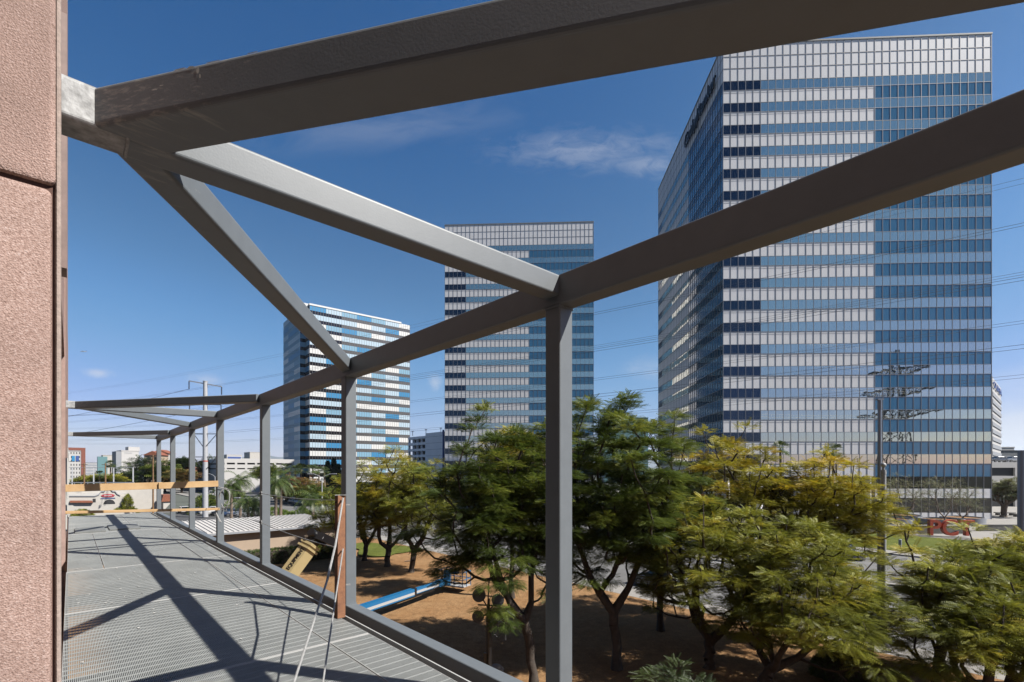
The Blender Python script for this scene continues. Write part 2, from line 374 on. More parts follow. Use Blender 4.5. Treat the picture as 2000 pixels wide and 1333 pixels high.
# ================================================================= grating panels
def grating(e0, e1, t0, t1, label):
    o = thing('grating_panel', label, 'grating', et((e0+e1)/2, (t0+t1)/2, DECK-.03), ROT_ET, 'deck grating panels')
    w, l = (e1-e0)/2-.004, (t1-t0)/2-.004
    mb = MB(); n = int((e1-e0)/.0101); g = (2*w)/n
    for i in range(1, n):
        x = -w+i*g; mb.box((x-.0027, -l+.004, 0), (x+.0027, l-.004, .026))
    mb.build('bearing_bars', M['grate'], o, fix=False)
    mb = MB(); k = int((t1-t0)/.1016); g = 2*l/k
    for i in range(1, k): y = -l+i*g; mb.box((-w+.003, y-.0036, .018), (w-.003, y+.0036, .0272))
    mb.build('cross_rods', M['grate'], o, fix=False)
    mb = MB()
    mb.box((-w, -l, -.001), (w, -l+.009, .0285)); mb.box((-w, l-.009, -.001), (w, l, .0285))
    mb.box((-w, -l+.009, -.001), (-w+.004, l-.009, .0275)); mb.box((w-.004, -l+.009, -.001), (w, l-.009, .0275))
    mb.build('banding', M['grate_edge'], o, fix=False)
    return o
seams = [-1.45, 1.33, 4.08, 6.70, 9.42, 12.15, 14.9, 17.6, 20.62]
names = ['closest to the camera beside the stone pier', 'before the rusty post, under the two steel cables', 'beside the rusty post under crossing shadows', 'second past the rusty post', 'ending under the wooden guard rail', 'just beyond the wooden guard rail', 'second beyond the wooden guard rail', 'at the far end of the deck']
for i in range(8):
    t0, t1 = seams[i], seams[i+1]
    if i < 4: segs = [(-.05, 1.62), (1.625, 1.985)]
    elif i < 6: segs = [(-.04, .37), (.375, 1.62), (1.625, 1.985)]
    else: segs = [(-.04, 1.2), (1.205, 1.985)]
    ns = {2: ('wide inner', 'narrow outer'), 3: ('narrow wall-side', 'wide middle', 'narrow outer')}[len(segs)]
    for (a, b), nm in zip(segs, ns): grating(a, b, t0+.004, t1-.004, f'{nm} grey steel grating panel {names[i]}')
# loose plates lying at the far end
for j, (e, t, w, l, h, lb) in enumerate(((.35, 15.0, .55, 1.1, .03, 'grey hatch plate lying on the grating near the wall, left one'), (1.0, 15.2, .6, 1.2, .025, 'grey hatch plate lying on the grating in the deck middle, right one'))):
    mb = MB(); mb.bar(et(e, t, DECK+h/2), et(e, t+l, DECK+h/2), w, h, .004); o = mb.build('hatch_plate', M['galv_dull']); tag(o, lb, 'plate', 'loose plates on the deck')
# ================================================================= rusty post, cables, wooden rails
M['rust'] = mat('rusty_steel', (.21,.08,.034), .85, 0, col2=(.40,.17,.07), vscale=11, bump=.3, bscale=90, detail=8)
M['cable'] = mat('wire_rope', (.62,.62,.61), .5, .1, var=.2, vscale=60, bump=.6, bscale=400)
M['black'] = mat('black_rubber', (.012,.012,.013), .5)
M['wood'] = mat('lumber', (.66,.40,.17), .75, var=.0, col2=(.84,.57,.29), vscale=3, bump=.1, bscale=50)
rp_ = thing('rusty_post', 'leaning rusty brown steel angle post with bolt holes, standing before the second grey post', 'post', et(1.99, 4.72, DECK))
b0 = et(1.985, 4.72, DECK); ht = 1.20; LN = Vector((-.09, .26, 0))
vv = Vector((VX[0],VX[1],0)); uu = Vector((UX[0],UX[1],0))
fl = (vv*.35-uu*.94).normalized(); fr = (vv*.8-uu*.6).normalized()
sx = Vector((0.95,.31,0)).normalized(); sy = Vector((-.31,.95,0))
mb = MB()
prof = [(-.052,.0),(-.020,-.056),(.052,-.022),(.052,-.012),(-.017,-.045),(-.045,.004)]
mb.sweep([b0, b0+LN+Vector((0,0,ht))], prof, sx, sy); mb.build('angle_iron', M['rust'], rp_, False)
mb = MB()
for z in (.20, .85, 1.13):
    for q in (-.034, ): bz = b0+LN*(z/ht)+Vector((0,0,z)); mb.tube([bz+sx*q-sy*.020, bz+sx*(q-.008)-sy*.034], .009, 8)
mb.build('bolt', M['black'], rp_)
mb = MB()
for z in (.30, 1.10): bz = b0+LN*(z/ht)+Vector((0,0,z)); mb.bar(bz+sx*.058, bz+sx*.10, .02, .012)
mb.box((-.05,-.05,ht),(.06,.0,ht+.006), Matrix.Translation(b0+LN)@Matrix.Rotation(math.atan2(sx.y,sx.x),4,'Z')); mb.build('clip', M['galv'], rp_)
def rope(name, pts, r, label, cat='cable', group=None, m=None, n=7):
    mb = MB(); mb.tube(pts, r, n); o = mb.build(name, m or M['cable'], None, True); return tag(o, label, cat, group)
def sag(a, b, s, n=14):
    return [a.lerp(b, i/n)-Vector((0,0,4*s*(i/n)*(1-i/n))) for i in range(n+1)]
a1 = b0+LN*.97+Vector((0,0,ht-.03))+sx*.03-sy*.055; a2 = b0+LN*.55+Vector((0,0,.66))+sx*.03-sy*.055
c1 = at(640,1130,3.5); c1e = at(520,1500,1.9); a1m = at(655,1066,4.1)
rope('steel_cable', [a1, a1.lerp(a1m,.5), a1m, c1+Vector((.004,0,.02)), c1, c1+(c1e-c1)*.04+Vector((0,0,-.004)), c1.lerp(c1e,.5), c1e, et(.1,1.0,DECK+.03)], [.0095,.0095,.0095,.009,.009,.008,.007,.006,.006], 'thick grey steel cable with a kink running from the rusty post top towards the camera', 'cable', 'steel cables on the rusty post')
rope('steel_cable', [a2, a2.lerp(at(610,1470,2.0), .5), at(610,1470,2.0), et(.3,1.0,DECK+.03)], [.0075,.006,.005,.005], 'thin straight steel cable running from the rusty post middle towards the camera', 'cable', 'steel cables on the rusty post')
def lifeline(za, zb, zc2, lab):
    p4 = et(EP-.07, tp[4]-.02, za); p3 = et(EP-.075, tp[3], zb); p2 = b0+LN*(zc2/ht)+Vector((0,0,zc2))
    rope('lifeline', sag(p4, p3, .02)+sag(p3, p2, .03)[1:], .005, lab, 'cable', 'safety lines between the posts')
lifeline(8.66, 8.64, 1.15, 'upper thin wire safety line strung from rail end to rusty post')
lifeline(8.24, 8.19, .66, 'lower thin wire safety line strung from rail end to rusty post')
for nm, z in (('higher', 8.64), ('lower', 8.19)):
    p = et(EP-.07, tp[3]-.05, z); o = thing('cable_clip', f'{nm} small steel plate clip holding a safety line on the third grey post', 'clip', p, ROT_ET, 'cable clips on the third post')
    mb = MB(); mb.box((-.012,-.06,-.03),(.0,.03,.03)); mb.build('plate', M['galv'], o, fix=False)
    mb = MB(); mb.tube([(-.03,-.02,.0),(-.012,-.02,0)], .018, 10); mb.build('bolt_head', M['black'], o, fix=False)
# shackle loop
q = et(EP-.10, tp[4]-.10, 8.66)
lp = [q+Vector((VX[0]*.25*i/4, VX[1]*.25*i/4, -.05*i/4))*0.6 for i in range(5)]
cc = lp[-1]+Vector((.03,.0,-.2))
loop = [cc+Vector((.095*math.sin(a), 0.02*math.sin(2*a), .2*math.cos(a))) for a in [i*2*math.pi/22 for i in range(44)]]
loop2 = [p+Vector((-.02*(i/44),-.01,-.04*(i/44))) for i, p in enumerate(loop)]
rope('coiled_cable', lp+loop2, .007, 'loose coil of steel cable hanging at the upper wooden rail end', 'cable')
q = et(EP-.10, tp[4]-.06, 8.21)
rope('cable_tail', [q, q+Vector((.1,-.1,-.12)), q+Vector((.22,-.2,-.24)), q+Vector((.27,-.24,-.24)), q+Vector((.2,-.2,-.17)), q+Vector((.08,-.1,-.06))], .009, 'knotted cable tail hanging at the lower wooden rail end', 'cable')
TR = 11.2
o = thing('upper_rail', 'upper wooden guard rail of two spliced yellow planks across the deck', 'rail', et(1, TR, 8.7), 0, 'wooden guard rails')
mb = MB(); mb.bar(et(-.1, TR, 8.685), et(1.28, TR, 8.702), .04, .125, .004); mb.build('plank', M['wood'], o, False)
mb = MB(); mb.bar(et(1.22, TR-.042, 8.70), et(2.19, TR-.042, 8.722), .04, .118, .004); mb.build('plank', M['wood'], o, False)
o = thing('lower_rail', 'lower wooden guard rail of two thin yellow planks across the deck', 'rail', et(1, TR, 8.2), 0, 'wooden guard rails')
mb = MB(); mb.bar(et(-.1, TR, 8.275), et(1.45, TR, 8.23), .09, .045, .004); mb.build('plank', M['wood'], o, False)
mb = MB(); mb.bar(et(1.40, TR-.10, 8.235), et(2.20, TR-.10, 8.215), .09, .045, .004); mb.build('plank', M['wood'], o, False)

# flakes of plaster and paint lying on the grating
rg = random.Random(12); mb = MB()
for i in range(170):
    e_ = rg.uniform(.05,1.9) if i % 3 else rg.uniform(.05,.7); t_ = rg.uniform(4.5,15) if i % 3 else rg.uniform(6,11); s_ = rg.uniform(.006,.022); a_ = rg.uniform(0,3.1); c_ = et(e_, t_, DECK+.001+rg.uniform(0,.003))
    mb.add([c_+Vector((math.cos(a_+q)*s_*m_, math.sin(a_+q)*s_*m_, z_)) for q, m_, z_ in ((0,1,0),(1.4,.7,.003),(3.0,.9,.0),(4.6,.6,.004))], [(0,1,2,3)])
tag(mb.build('plaster_flakes', mat('plaster_flake', (.82,.80,.76), .8)), kind='stuff')
# ================================================================= ground, road
M['ground'] = mat('city_ground', (.13,.145,.115), .95, var=.35, vscale=.02, bump=.2, bscale=2)
M['asphalt'] = mat('asphalt', (.21,.205,.20), .9, var=.22, vscale=.35, bump=.15, bscale=30, detail=8)
M['asphalt2'] = mat('parking_asphalt', (.085,.085,.088), .9, var=.25, vscale=.3, detail=8)
M['concrete'] = mat('concrete', (.42,.395,.36), .9, var=.14, vscale=.8, bump=.1, bscale=20, detail=8)
M['paint'] = mat('road_paint', (.72,.72,.68), .7, var=.15, vscale=3)
def mulch_mat(name, c1, c2, c3):
    c1 = tuple(x*ALB for x in c1); c2 = tuple(x*ALB for x in c2); m = mat(name, c1, 1.0, spec=.1); n = m.node_tree.nodes; l = m.node_tree.links; b = n['Principled BSDF']; tc = n.new('ShaderNodeTexCoord')
    a = n.new('ShaderNodeTexNoise'); a.inputs['Scale'].default_value = .35; a.inputs['Detail'].default_value = 9; a.inputs['Roughness'].default_value = .7
    f = n.new('ShaderNodeTexNoise'); f.inputs['Scale'].default_value = 14; f.inputs['Detail'].default_value = 8; f.inputs['Roughness'].default_value = .8
    l.new(tc.outputs['Object'], a.inputs[0]); l.new(tc.outputs['Object'], f.inputs[0])
    r = n.new('ShaderNodeValToRGB'); r.color_ramp.elements[0].position = .35; r.color_ramp.elements[0].color = (*c1,1); r.color_ramp.elements[1].position = .7; r.color_ramp.elements[1].color = (*c2,1)
    l.new(a.outputs[0], r.inputs[0])
    r2 = n.new('ShaderNodeMapRange'); r2.inputs[1].default_value = .3; r2.inputs[2].default_value = .7; r2.inputs[3].default_value = .45; r2.inputs[4].default_value = 1.5
    l.new(f.outputs[0], r2.inputs[0])
    s = n.new('ShaderNodeVectorMath'); s.operation = 'SCALE'; md = n.new('ShaderNodeTexNoise'); md.inputs['Scale'].default_value = 2.2; md.inputs['Detail'].default_value = 7; md.inputs['Roughness'].default_value = .75; l.new(tc.outputs['Object'], md.inputs[0])
    r3 = n.new('ShaderNodeMapRange'); r3.inputs[1].default_value = .3; r3.inputs[2].default_value = .7; r3.inputs[3].default_value = .68; r3.inputs[4].default_value = 1.25; l.new(md.outputs[0], r3.inputs[0])
    mm = n.new('ShaderNodeMath'); mm.operation = 'MULTIPLY'; l.new(r2.outputs[0], mm.inputs[0]); l.new(r3.outputs[0], mm.inputs[1])
    l.new(r.outputs[0], s.inputs[0]); l.new(mm.outputs[0], s.inputs['Scale']); l.new(s.outputs[0], b.inputs['Base Color'])
    bu = n.new('ShaderNodeBump'); bu.inputs['Strength'].default_value = .8; bu.inputs['Distance'].default_value = .05; l.new(f.outputs[0], bu.inputs['Height']); l.new(bu.outputs[0], b.inputs['Normal'])
    return m
M['mulch'] = mulch_mat('dry_mulch', (.40,.215,.095), (.52,.32,.16), None)
M['lawn'] = mulch_mat('lawn', (.14,.17,.03), (.21,.24,.05), None)
M['gravel'] = mulch_mat('gravel', (.22,.21,.19), (.36,.34,.31), None)
def sheet(name, e0, e1, t0, t1, z, m, thick=0.0):
    mb = MB()
    if thick: mb.box((e0,t0,z-thick), (e1,t1,z), RM)
    else: mb.quad(et(e0,t0,z), et(e1,t0,z), et(e1,t1,z), et(e0,t1,z))
    o = mb.build(name, m); return tag(o, kind='structure')
mb = MB(); mb.quad((-16000,-1500,-.2), (16000,-1500,-.2), (16000,15000,-.2), (-16000,15000,-.2)); tag(mb.build('ground', M['ground']), kind='structure')
GZ = -.13
sheet('road', 31.5, 65, -70, 420, GZ-.004, M['asphalt'])
sheet('sidewalk', 29.4, 31.5, -70, 420, .02, M['concrete'], .3)
sheet('median', 47.6, 49.2, -30, 160, .02, M['concrete'], .3)
sheet('far_sidewalk', 65, 67.6, -70, 420, .02, M['concrete'], .3)
# park mound: gentle relief
def park():
    mb = MB(); ne, nt_ = 40, 60; e0, e1, t0, t1 = -6, 29.4, -30, 61
    def z(e, t): return .015+.12*math.sin(e*.35+1)*math.sin(t*.22)*min(1, (29.4-e)/5)+.0*(e+t)
    vs = []
    for j in range(nt_+1):
        for i in range(ne+1):
            e = e0+(e1-e0)*i/ne; t = t0+(t1-t0)*j/nt_; vs.append(et(e, t, max(z(e,t), -.12)))
    fs = [(j*(ne+1)+i, j*(ne+1)+i+1, (j+1)*(ne+1)+i+1, (j+1)*(ne+1)+i) for j in range(nt_) for i in range(ne)]
    mb.add(vs, fs); tag(mb.build('park_ground', M['mulch'], None, True), kind='structure')
park()
def patch(name, pts, z, m):
    mb = MB(); mb.add([Vector((p[0], p[1], z)) for p in pts], [tuple(range(len(pts)))]); return tag(mb.build(name, m), kind='structure')
def blob_patch(name, e, t, re, rt, z, m, seed):
    r = random.Random(seed); k = [1+.25*math.sin(3*a*.35+seed)+.12*r.uniform(-1,1) for a in range(18)]
    patch(name, [et(e+re*math.cos(a*math.pi/9)*k[a], t+rt*math.sin(a*math.pi/9)*k[a]) for a in range(18)], z, m)
blob_patch('lawn_patch', 25.8, 50, 3.0, 5.0, .135, M['lawn'], 3)
sheet('front_lawn', 67.6, 84, -40, 60, .05, M['lawn'], .2)
sheet('plaza', 87, 175, -120, 420, .0, M['concrete'], .25)
sheet('parking_lot', -45, 29, 62, 120, -.10, M['asphalt2'])
sheet('side_street', -60, 31, 125, 138, -.12, M['asphalt'])
mb = MB()
for e in (36, 40.2, 44, 53, 57, 61):
    for t in range(-60, 300, 9): mb.box((e-.06, t, GZ-.003), (e+.06, t+3, GZ), RM)
for e in (47.2, 49.6): mb.box((e-.06, -60, GZ-.003), (e+.06, 300, GZ), RM)
tag(mb.build('lane_marking', M['paint']), kind='structure')
mb = MB()
for i in range(14): mb.box((-30+i*2.8, 72, -.099), (-29.9+i*2.8, 77, -.096), RM); mb.box((-30+i*2.8, 92, -.099), (-29.9+i*2.8, 97, -.096), RM)
tag(mb.build('parking_marking', M['paint']), kind='structure')
M['hill'] = mat('hill', (.10,.11,.10), 1.0, var=.25, vscale=.004)
mb = MB(); r = random.Random(4); n = 90
top = []
for i in range(n+1):
    x = -15000+i*260; h = 250+110*math.sin(i*.22)+60*math.sin(i*.61+1)+r.uniform(-25,25); top.append((x, 12500+300*math.sin(i*.3), min(max(h, 80), 470)))
vs = [(x, y-900, -2) for x, y, h in top]+[(x, y-350, h*.55+r.uniform(-12,12)) for x, y, h in top]+[(x, y, h) for x, y, h in top]+[(x, y+800, -2) for x, y, h in top]
fs = [(k*(n+1)+i, k*(n+1)+i+1, (k+1)*(n+1)+i+1, (k+1)*(n+1)+i) for k in range(3) for i in range(n)]
mb.add(vs, fs); tag(mb.build('hills', M['hill'], None, True), kind='structure')
# ================================================================= glass towers
def glass(name, tint, rough=.02, wav=0.0):
    m = mat(name, tint, rough, 1.0, full=True)
    if wav:
        n = m.node_tree.nodes; l = m.node_tree.links; tc = n.new('ShaderNodeTexCoord')
        no = n.new('ShaderNodeTexNoise'); no.inputs['Scale'].default_value = .9; no.inputs['Detail'].default_value = 1.5; l.new(tc.outputs['Object'], no.inputs[0])
        bu = n.new('ShaderNodeBump'); bu.inputs['Strength'].default_value = wav; bu.inputs['Distance'].default_value = .01
        l.new(no.outputs[0], bu.inputs['Height']); l.new(bu.outputs[0], n['Principled BSDF'].inputs['Normal'])
    return m
M['vision'] = glass('teal_mirror_glass', (.52,.52,.45), .02, .22)
M['darkglass'] = glass('dark_tinted_glass', (.050,.062,.082), .03, .3)
M['bluespan'] = mat('blue_spandrel_glass', (0.024,0.091,0.170), .12, 0, .6, coat=.4, full=True)
M['whitespan'] = mat('white_spandrel', (0.473,0.465,0.465), .35, 0, .4, full=True, var=.03, vscale=.5)
M['mullion'] = mat('mullion', (.42,.41,.42), .4, .5)
M['lobby'] = mat('lobby_glass', (.012,.012,.010), .06, 0, .7)
M['roofgrey'] = mat('roof_edge', (.25,.26,.27), .6, var=.1)
M['signblack'] = mat('sign_black', (.010,.012,.022), .4)
NB = 35
Z_TOP = 88.33; FLO = 4.0924; Z0 = 81.43; VH = 1.75
def mirror_tower(name, label, corner, rx, fwd, W_, D_, group):
    o = thing(name, label, 'tower', (corner.x, corner.y, 0), math.atan2(rx.y, rx.x), group)
    # local frame: x along the front, y into depth.  face k: origin, direction, outward normal
    faces = [((0,0),(1,0),(0,-1),W_), ((0,D_),(0,-1),(-1,0),D_), ((W_,0),(0,1),(1,0),D_), ((W_,D_),(-1,0),(0,1),W_)]
    rr = random.Random(5)
    mb = MB(); mb.box((.12,.12,7.6),(W_-.12,D_-.12,Z_TOP-.3)); mb.build('core', M['signblack'], o, fix=False)
    mb = MB(); mb.box((-.12,-.12,Z_TOP),(W_+.12,D_+.12,Z_TOP+.28)); mb.box((4,6,Z_TOP+.28),(W_-8,D_-6,Z_TOP+.6)); mb.build('roof', M['roofgrey'], o, fix=False)
    def P(fc, s, z, out=0.0):
        (ox,oy),(dx,dy),(nx,ny),wd = fc; return Vector((ox+dx*s+nx*out, oy+dy*s+ny*out, z))
    def panel(mb, fc, b0, b1, z0, z1, out, tilt=0.0):
        w = fc[3]/NB; mg = .0
        j = [rr.uniform(-tilt, tilt) for _ in range(4)]
        mb.quad(P(fc,b0*w+mg,z0,out+j[0]), P(fc,b1*w-mg,z0,out+j[1]), P(fc,b1*w-mg,z1,out+j[2]), P(fc,b0*w+mg,z1,out+j[3]))
    # parapet of three white rows
    zz = [Z_TOP, 86.0, 83.8, Z0]
    mb = MB()
    for fc in faces:
        for a, b in zip(zz, zz[1:]): panel(mb, fc, 0, NB, b, a, 0)
    mb.build('parapet', M['whitespan'], o, fix=False)
    for k in range(18):
        zt = Z0-FLO*k; zb = zt-VH; zs = zt-FLO
        for fi, fc in enumerate(faces[:3]):
            mb = MB(); mb.mi = 0
            for b in range(NB):
                if fi == 0: dark = b < 5
                elif fi == 1: dark = (b >= 20) or b < 3
                else: dark = b >= 30
                mb.mi = 1 if dark else 0
                panel(mb, fc, b, b+1, zb, zt, 0, .0026)
            mb.build('window_band', [M['vision'], M['darkglass']], o, fix=False)
        mb = MB()
        for fc in faces:
            blue0 = 20
            mb.mi = 0; panel(mb, fc, 0, blue0, zs, zb, 0)
            mb.mi = 1
            for b in range(blue0, NB): panel(mb, fc, b, b+1, zs, zb, 0, .0012)
            if fc is faces[3]: mb.mi = 0; panel(mb, fc, 0, NB, zb, zt, 0)
        mb.build('spandrel_band', [M['whitespan'], M['bluespan']], o, fix=False)
    zl = Z0-FLO*18
    for fc in faces:
        w = fc[3]/NB; mb = MB()
        for b in range(NB+1):
            lo = 0.0 if (b >= 20) else zl
            x = b*w; a = P(fc, x-.05, lo, -.01); hw = .04
            vs = [P(fc,x-hw,lo,-.01),P(fc,x+hw,lo,-.01),P(fc,x+hw,lo,.055),P(fc,x-hw,lo,.055)]
            vs += [Vector((p.x,p.y,Z_TOP-.002)) for p in vs]
            mb.add(vs, [(0,3,2,1),(4,5,6,7),(0,1,5,4),(1,2,6,5),(2,3,7,6),(3,0,4,7)])
        hz = [86.0, 83.8]
        for k in range(18):
            zt = Z0-FLO*k; hz += [zt, zt-VH]
        def rail(z, b0, b1, h=.04, d=.045):
            vs = [P(fc,b0*w+.05,z-h,-.01),P(fc,b1*w-.05,z-h,-.01),P(fc,b1*w-.05,z-h,d),P(fc,b0*w+.05,z-h,d)]
            vs += [Vector((p.x,p.y,z+h)) for p in vs]
            mb.add(vs, [(0,3,2,1),(4,5,6,7),(0,1,5,4),(1,2,6,5),(2,3,7,6),(3,0,4,7)])
        for z in hz: rail(z, 0, NB)
        for k in range(18): rail(Z0-FLO*k-VH-.48, 0, 20, .02, .02)
        mb.build('mullion_grid', M['mullion'], o, fix=False)
    # base storeys
    w = W_/NB
    for fi, fc in enumerate(faces[:3]):
        w = fc[3]/NB
        for z0_, z1_ in ((5.54, zl), (1.15, 3.85)):
            mb = MB()
            for b in range(20, NB): panel(mb, fc, b, b+1, z0_, z1_, 0, .002)
            mb.build('lobby_window', M['lobby'], o, fix=False)
        mb = MB(); panel(mb, fc, 20, NB, 3.85, 5.54, .0); panel(mb, fc, 20, NB, 0, 1.15, 0); mb.build('base_panel', M['whitespan'], o, fix=False)
        mb = MB()
        q = [P(fc, 0, 0, -3), P(fc, 20*w, 0, -3), P(fc, 20*w, zl, -3), P(fc, 0, zl, -3)]
        mb.quad(*q); mb.quad(P(fc,0,zl-.02,0), P(fc,20*w,zl-.02,0), P(fc,20*w,zl-.02,-3), P(fc,0,zl-.02,-3)); mb.build('recess_wall', M['lobby'], o, fix=False)
        for b in (.6, 5, 10, 15, 19.4):
            mb = MB(); mb.bar(P(fc,b*w,0,-.5), P(fc,b*w,zl-.03,-.5), .9, .9, .05); mb.build('column', M['whitespan'], o, fix=False)
    return o
TC = Vector((39.4, 90.2, 0)); TR_ = Vector((47.9,-2.2,0)).normalized(); TD = Vector((-TR_.y, TR_.x, 0))
tw = mirror_tower('office_tower', 'tallest mirrored office tower, white and blue banded, black lettering on its left side', TC, TR_, TD, 47.95, 47.0, 'mirrored twin towers')
tw2 = dup(tw, 'mirrored office tower standing free between the other two towers, without a sign', (-21.8, 157.0, 0))
# lettering on the left side near the top (runs along the depth, read from the left)
sgn_M = Matrix.Translation(TC+TD*12.4+Vector((0,0,84.3))-TR_*.45) @ Matrix(((-TD.x, 0, -TR_.x, 0), (-TD.y, 0, -TR_.y, 0), (0, 1, 0, 0), (0, 0, 0, 1)))
text_mesh('sign_lettering', 'Guthy|Renker', sgn_M, 4.0, .3, M['signblack'], tw, .22, .84, .02)
# ================================================================= patchwork tower
M['pw_white'] = mat('panel_white', (0.394,0.394,0.386), .4, 0, .4, full=True)
M['pw_light'] = mat('panel_light_blue', (0.252,0.323,0.378), .45, 0, .3, full=True)
M['pw_mid'] = mat('panel_mid_blue', (0.118,0.221,0.300), .45, 0, .3, full=True)
M['pw_strong'] = mat('panel_strong_blue', (0.024,0.134,0.260), .4, 0, .3, full=True)
M['pw_dark'] = mat('dark_strip_glass', (.020,.018,.022), .08, 0, .6)
M['pw_reflect'] = mat('painted_reflection_strip', (.17,.165,.165), .25, 0, .5)  # reflection on the right-hand window strips painted in as lighter grey
M['pw_grid'] = mat('strip_mullion', (.22,.20,.19), .5, .2)
def patch_tower():
    A = Vector((-95.0, 227, 0)); rd = Vector((40.0, 32.0, 0)).normalized(); dd = Vector((-rd.y, rd.x, 0))
    WR, WD = 51.5, 38.0
    o = thing('patchwork_tower', 'far office tower clad in a patchwork of white and blue panels at the left', 'tower', A, math.atan2(rd.y, rd.x))
    rows = ['BLMBMLWM','LLLWLBWL','WMBMWLBL','MWLLLMLM','LWMBWLMW','WLLWMLLB','LBWLLWML','WBLWMLBL','WLWBLWLM','MWWLMLBW','WBLMBLWL','LLLWWWML','WMLMLBLB','BLWMLWLW','MWMLMWLM','LWLWLBWL','LBMLWMMB','WLWMBLWM','MBLWLMLW','WMLWMLWL']
    cols = [6,6,6,6,6,6,5,0]
    key = 'WLMB'
    FH = 4.03; ZT = 86.4; SPH = 2.35
    mats = [M['pw_white'], M['pw_light'], M['pw_mid'], M['pw_strong']]
    nb = 41; w = WR/nb
    CUT = 6.0    # recessed corner
    mb = MB(); mb.box((.3,.3,0),(WR-.3,WD-.3,ZT)); mb.build('core', M['pw_dark'], o, fix=False)
    mb = MB(); mb.box((-.2,-.2,ZT),(WR-5,WD,ZT+.8)); mb.box((-3.5,1,ZT-.6),(-.22,5,ZT+.8)); mb.build('roof_parapet', M['pw_white'], o, fix=False)
    rr = random.Random(9)
    for k, row in enumerate(rows):
        zt = ZT-FH*k; zs = zt-SPH; zb = zt-FH
        mb = MB(); b = 0
        for c, n in enumerate(cols):
            if n == 0: continue
            mb.mi = key.index(row[c]); mb.quad((b*w,0,zs),((b+n)*w,0,zs),((b+n)*w,0,zt),(b*w,0,zt)); b += n
        # shaded side: narrow bays of random panels, set back notch next to the corner
        y = 0.0
        for wd in (3.0, 4.0):
            mb.mi = rr.choice((0,2,3,3)); mb.quad((.0,y+wd,zs),(.0,y,zs),(.0,y,zt),(.0,y+wd,zt)); y += wd
        for wd in (10.0, 11.0, 10.0):
            mb.mi = rr.choice((0,1,2,2,3,1)); mb.quad((-2.5,y+wd,zs),(-2.5,y,zs),(-2.5,y,zt),(-2.5,y+wd,zt)); y += wd
        mb.mi = 2; mb.quad((-2.5,7.0,zs),(0,7.0,zs),(0,7.0,zt),(-2.5,7.0,zt))
        mb.mi = 1; mb.quad((-2.5,38,zs),(0,38,zs),(0,38,zt),(-2.5,38,zt))
        mb.build('panel_band', mats, o, fix=False)
        mb = MB(); mb.quad((0,.06,zb),(12*w,.06,zb),(12*w,.06,zs),(0,.06,zs)); mb.mi = 2; mb.quad((12*w,.06,zb),(WR,.06,zb),(WR,.06,zs),(12*w,.06,zs)); mb.mi = 0; mb.quad((.06,7,zb),(.06,0,zb),(.06,0,zs),(.06,7,zs))
        mb.mi = 1; mb.quad((-2.45,38,zb),(-2.45,7,zb),(-2.45,7,zs),(-2.45,38,zs)); mb.mi = 0; mb.quad((-2.45,7.02,zb),(.06,7.02,zb),(.06,7.02,zs),(-2.45,7.02,zs))
        mb.build('window_band', [M['pw_dark'], M['pw_mid'], M['pw_reflect']], o, fix=False)
    zb0 = ZT-FH*len(rows)
    mb = MB()
    for b in range(nb+1): mb.box((b*w-.06 if b < nb else b*w-.12,-.04,zb0),(b*w+.06,.07,ZT))
    for y in range(3, 37, 2):
        x = -2.54 if y > 7 else -.04
        mb.box((x,y-.06,zb0),(x+.1,y+.06,ZT))
    mb.build('mullion_grid', M['pw_grid'], o, fix=False)
    mb = MB(); mb.box((-.1,-.15,zb0-3.0),(WR,-.0,zb0-.2)); mb.box((-2.6,7.0,zb0-3.0),(-2.4,38,zb0)); mb.build('base_panel', M['pw_white'], o, fix=False)
    mb = MB(); mb.quad((-2.3,38,0),(-2.3,7,0),(-2.3,7,zb0),(-2.3,38,zb0)); mb.quad((0,.02,0),(WR,.02,0),(WR,.02,zb0),(0,.02,zb0)); mb.quad((-2.5,36,ZT-.01),(0,36,ZT-.01),(0,7,ZT-.01),(-2.5,7,ZT-.01)); mb.build('base_window', M['pw_dark'], o, fix=False)
    tm = Matrix.Translation(A+rd*11+Vector((0,0,zb0-1.6))-dd*.3) @ Matrix(((rd.x,0,-dd.x,0),(rd.y,0,-dd.y,0),(0,1,0,0),(0,0,0,1)))
    text_mesh('sign_lettering', 'ARAMARK TOWER', tm, 2.2, .2, M['signblack'], o, 0, 1.0, .02) if False else None
    mb = MB(); r2 = random.Random(2)
    for row_z, n in ((zb0-1.25, 12), (zb0-2.2, 14)):
        x = 2.0
        for i in range(n):
            ww = r2.uniform(.6,1.1); Mx = world(o)
            mb.box((x,-.28,row_z-.32),(x+.22,-.16,row_z+.32)); mb.box((x+.22,-.28,row_z+r2.choice((-.32,.14))),(x+ww,-.16,row_z+r2.choice((-.1,.32))))
            x += ww+.25
    mb.build('sign_lettering', M['signblack'], o, fix=False)
patch_tower()
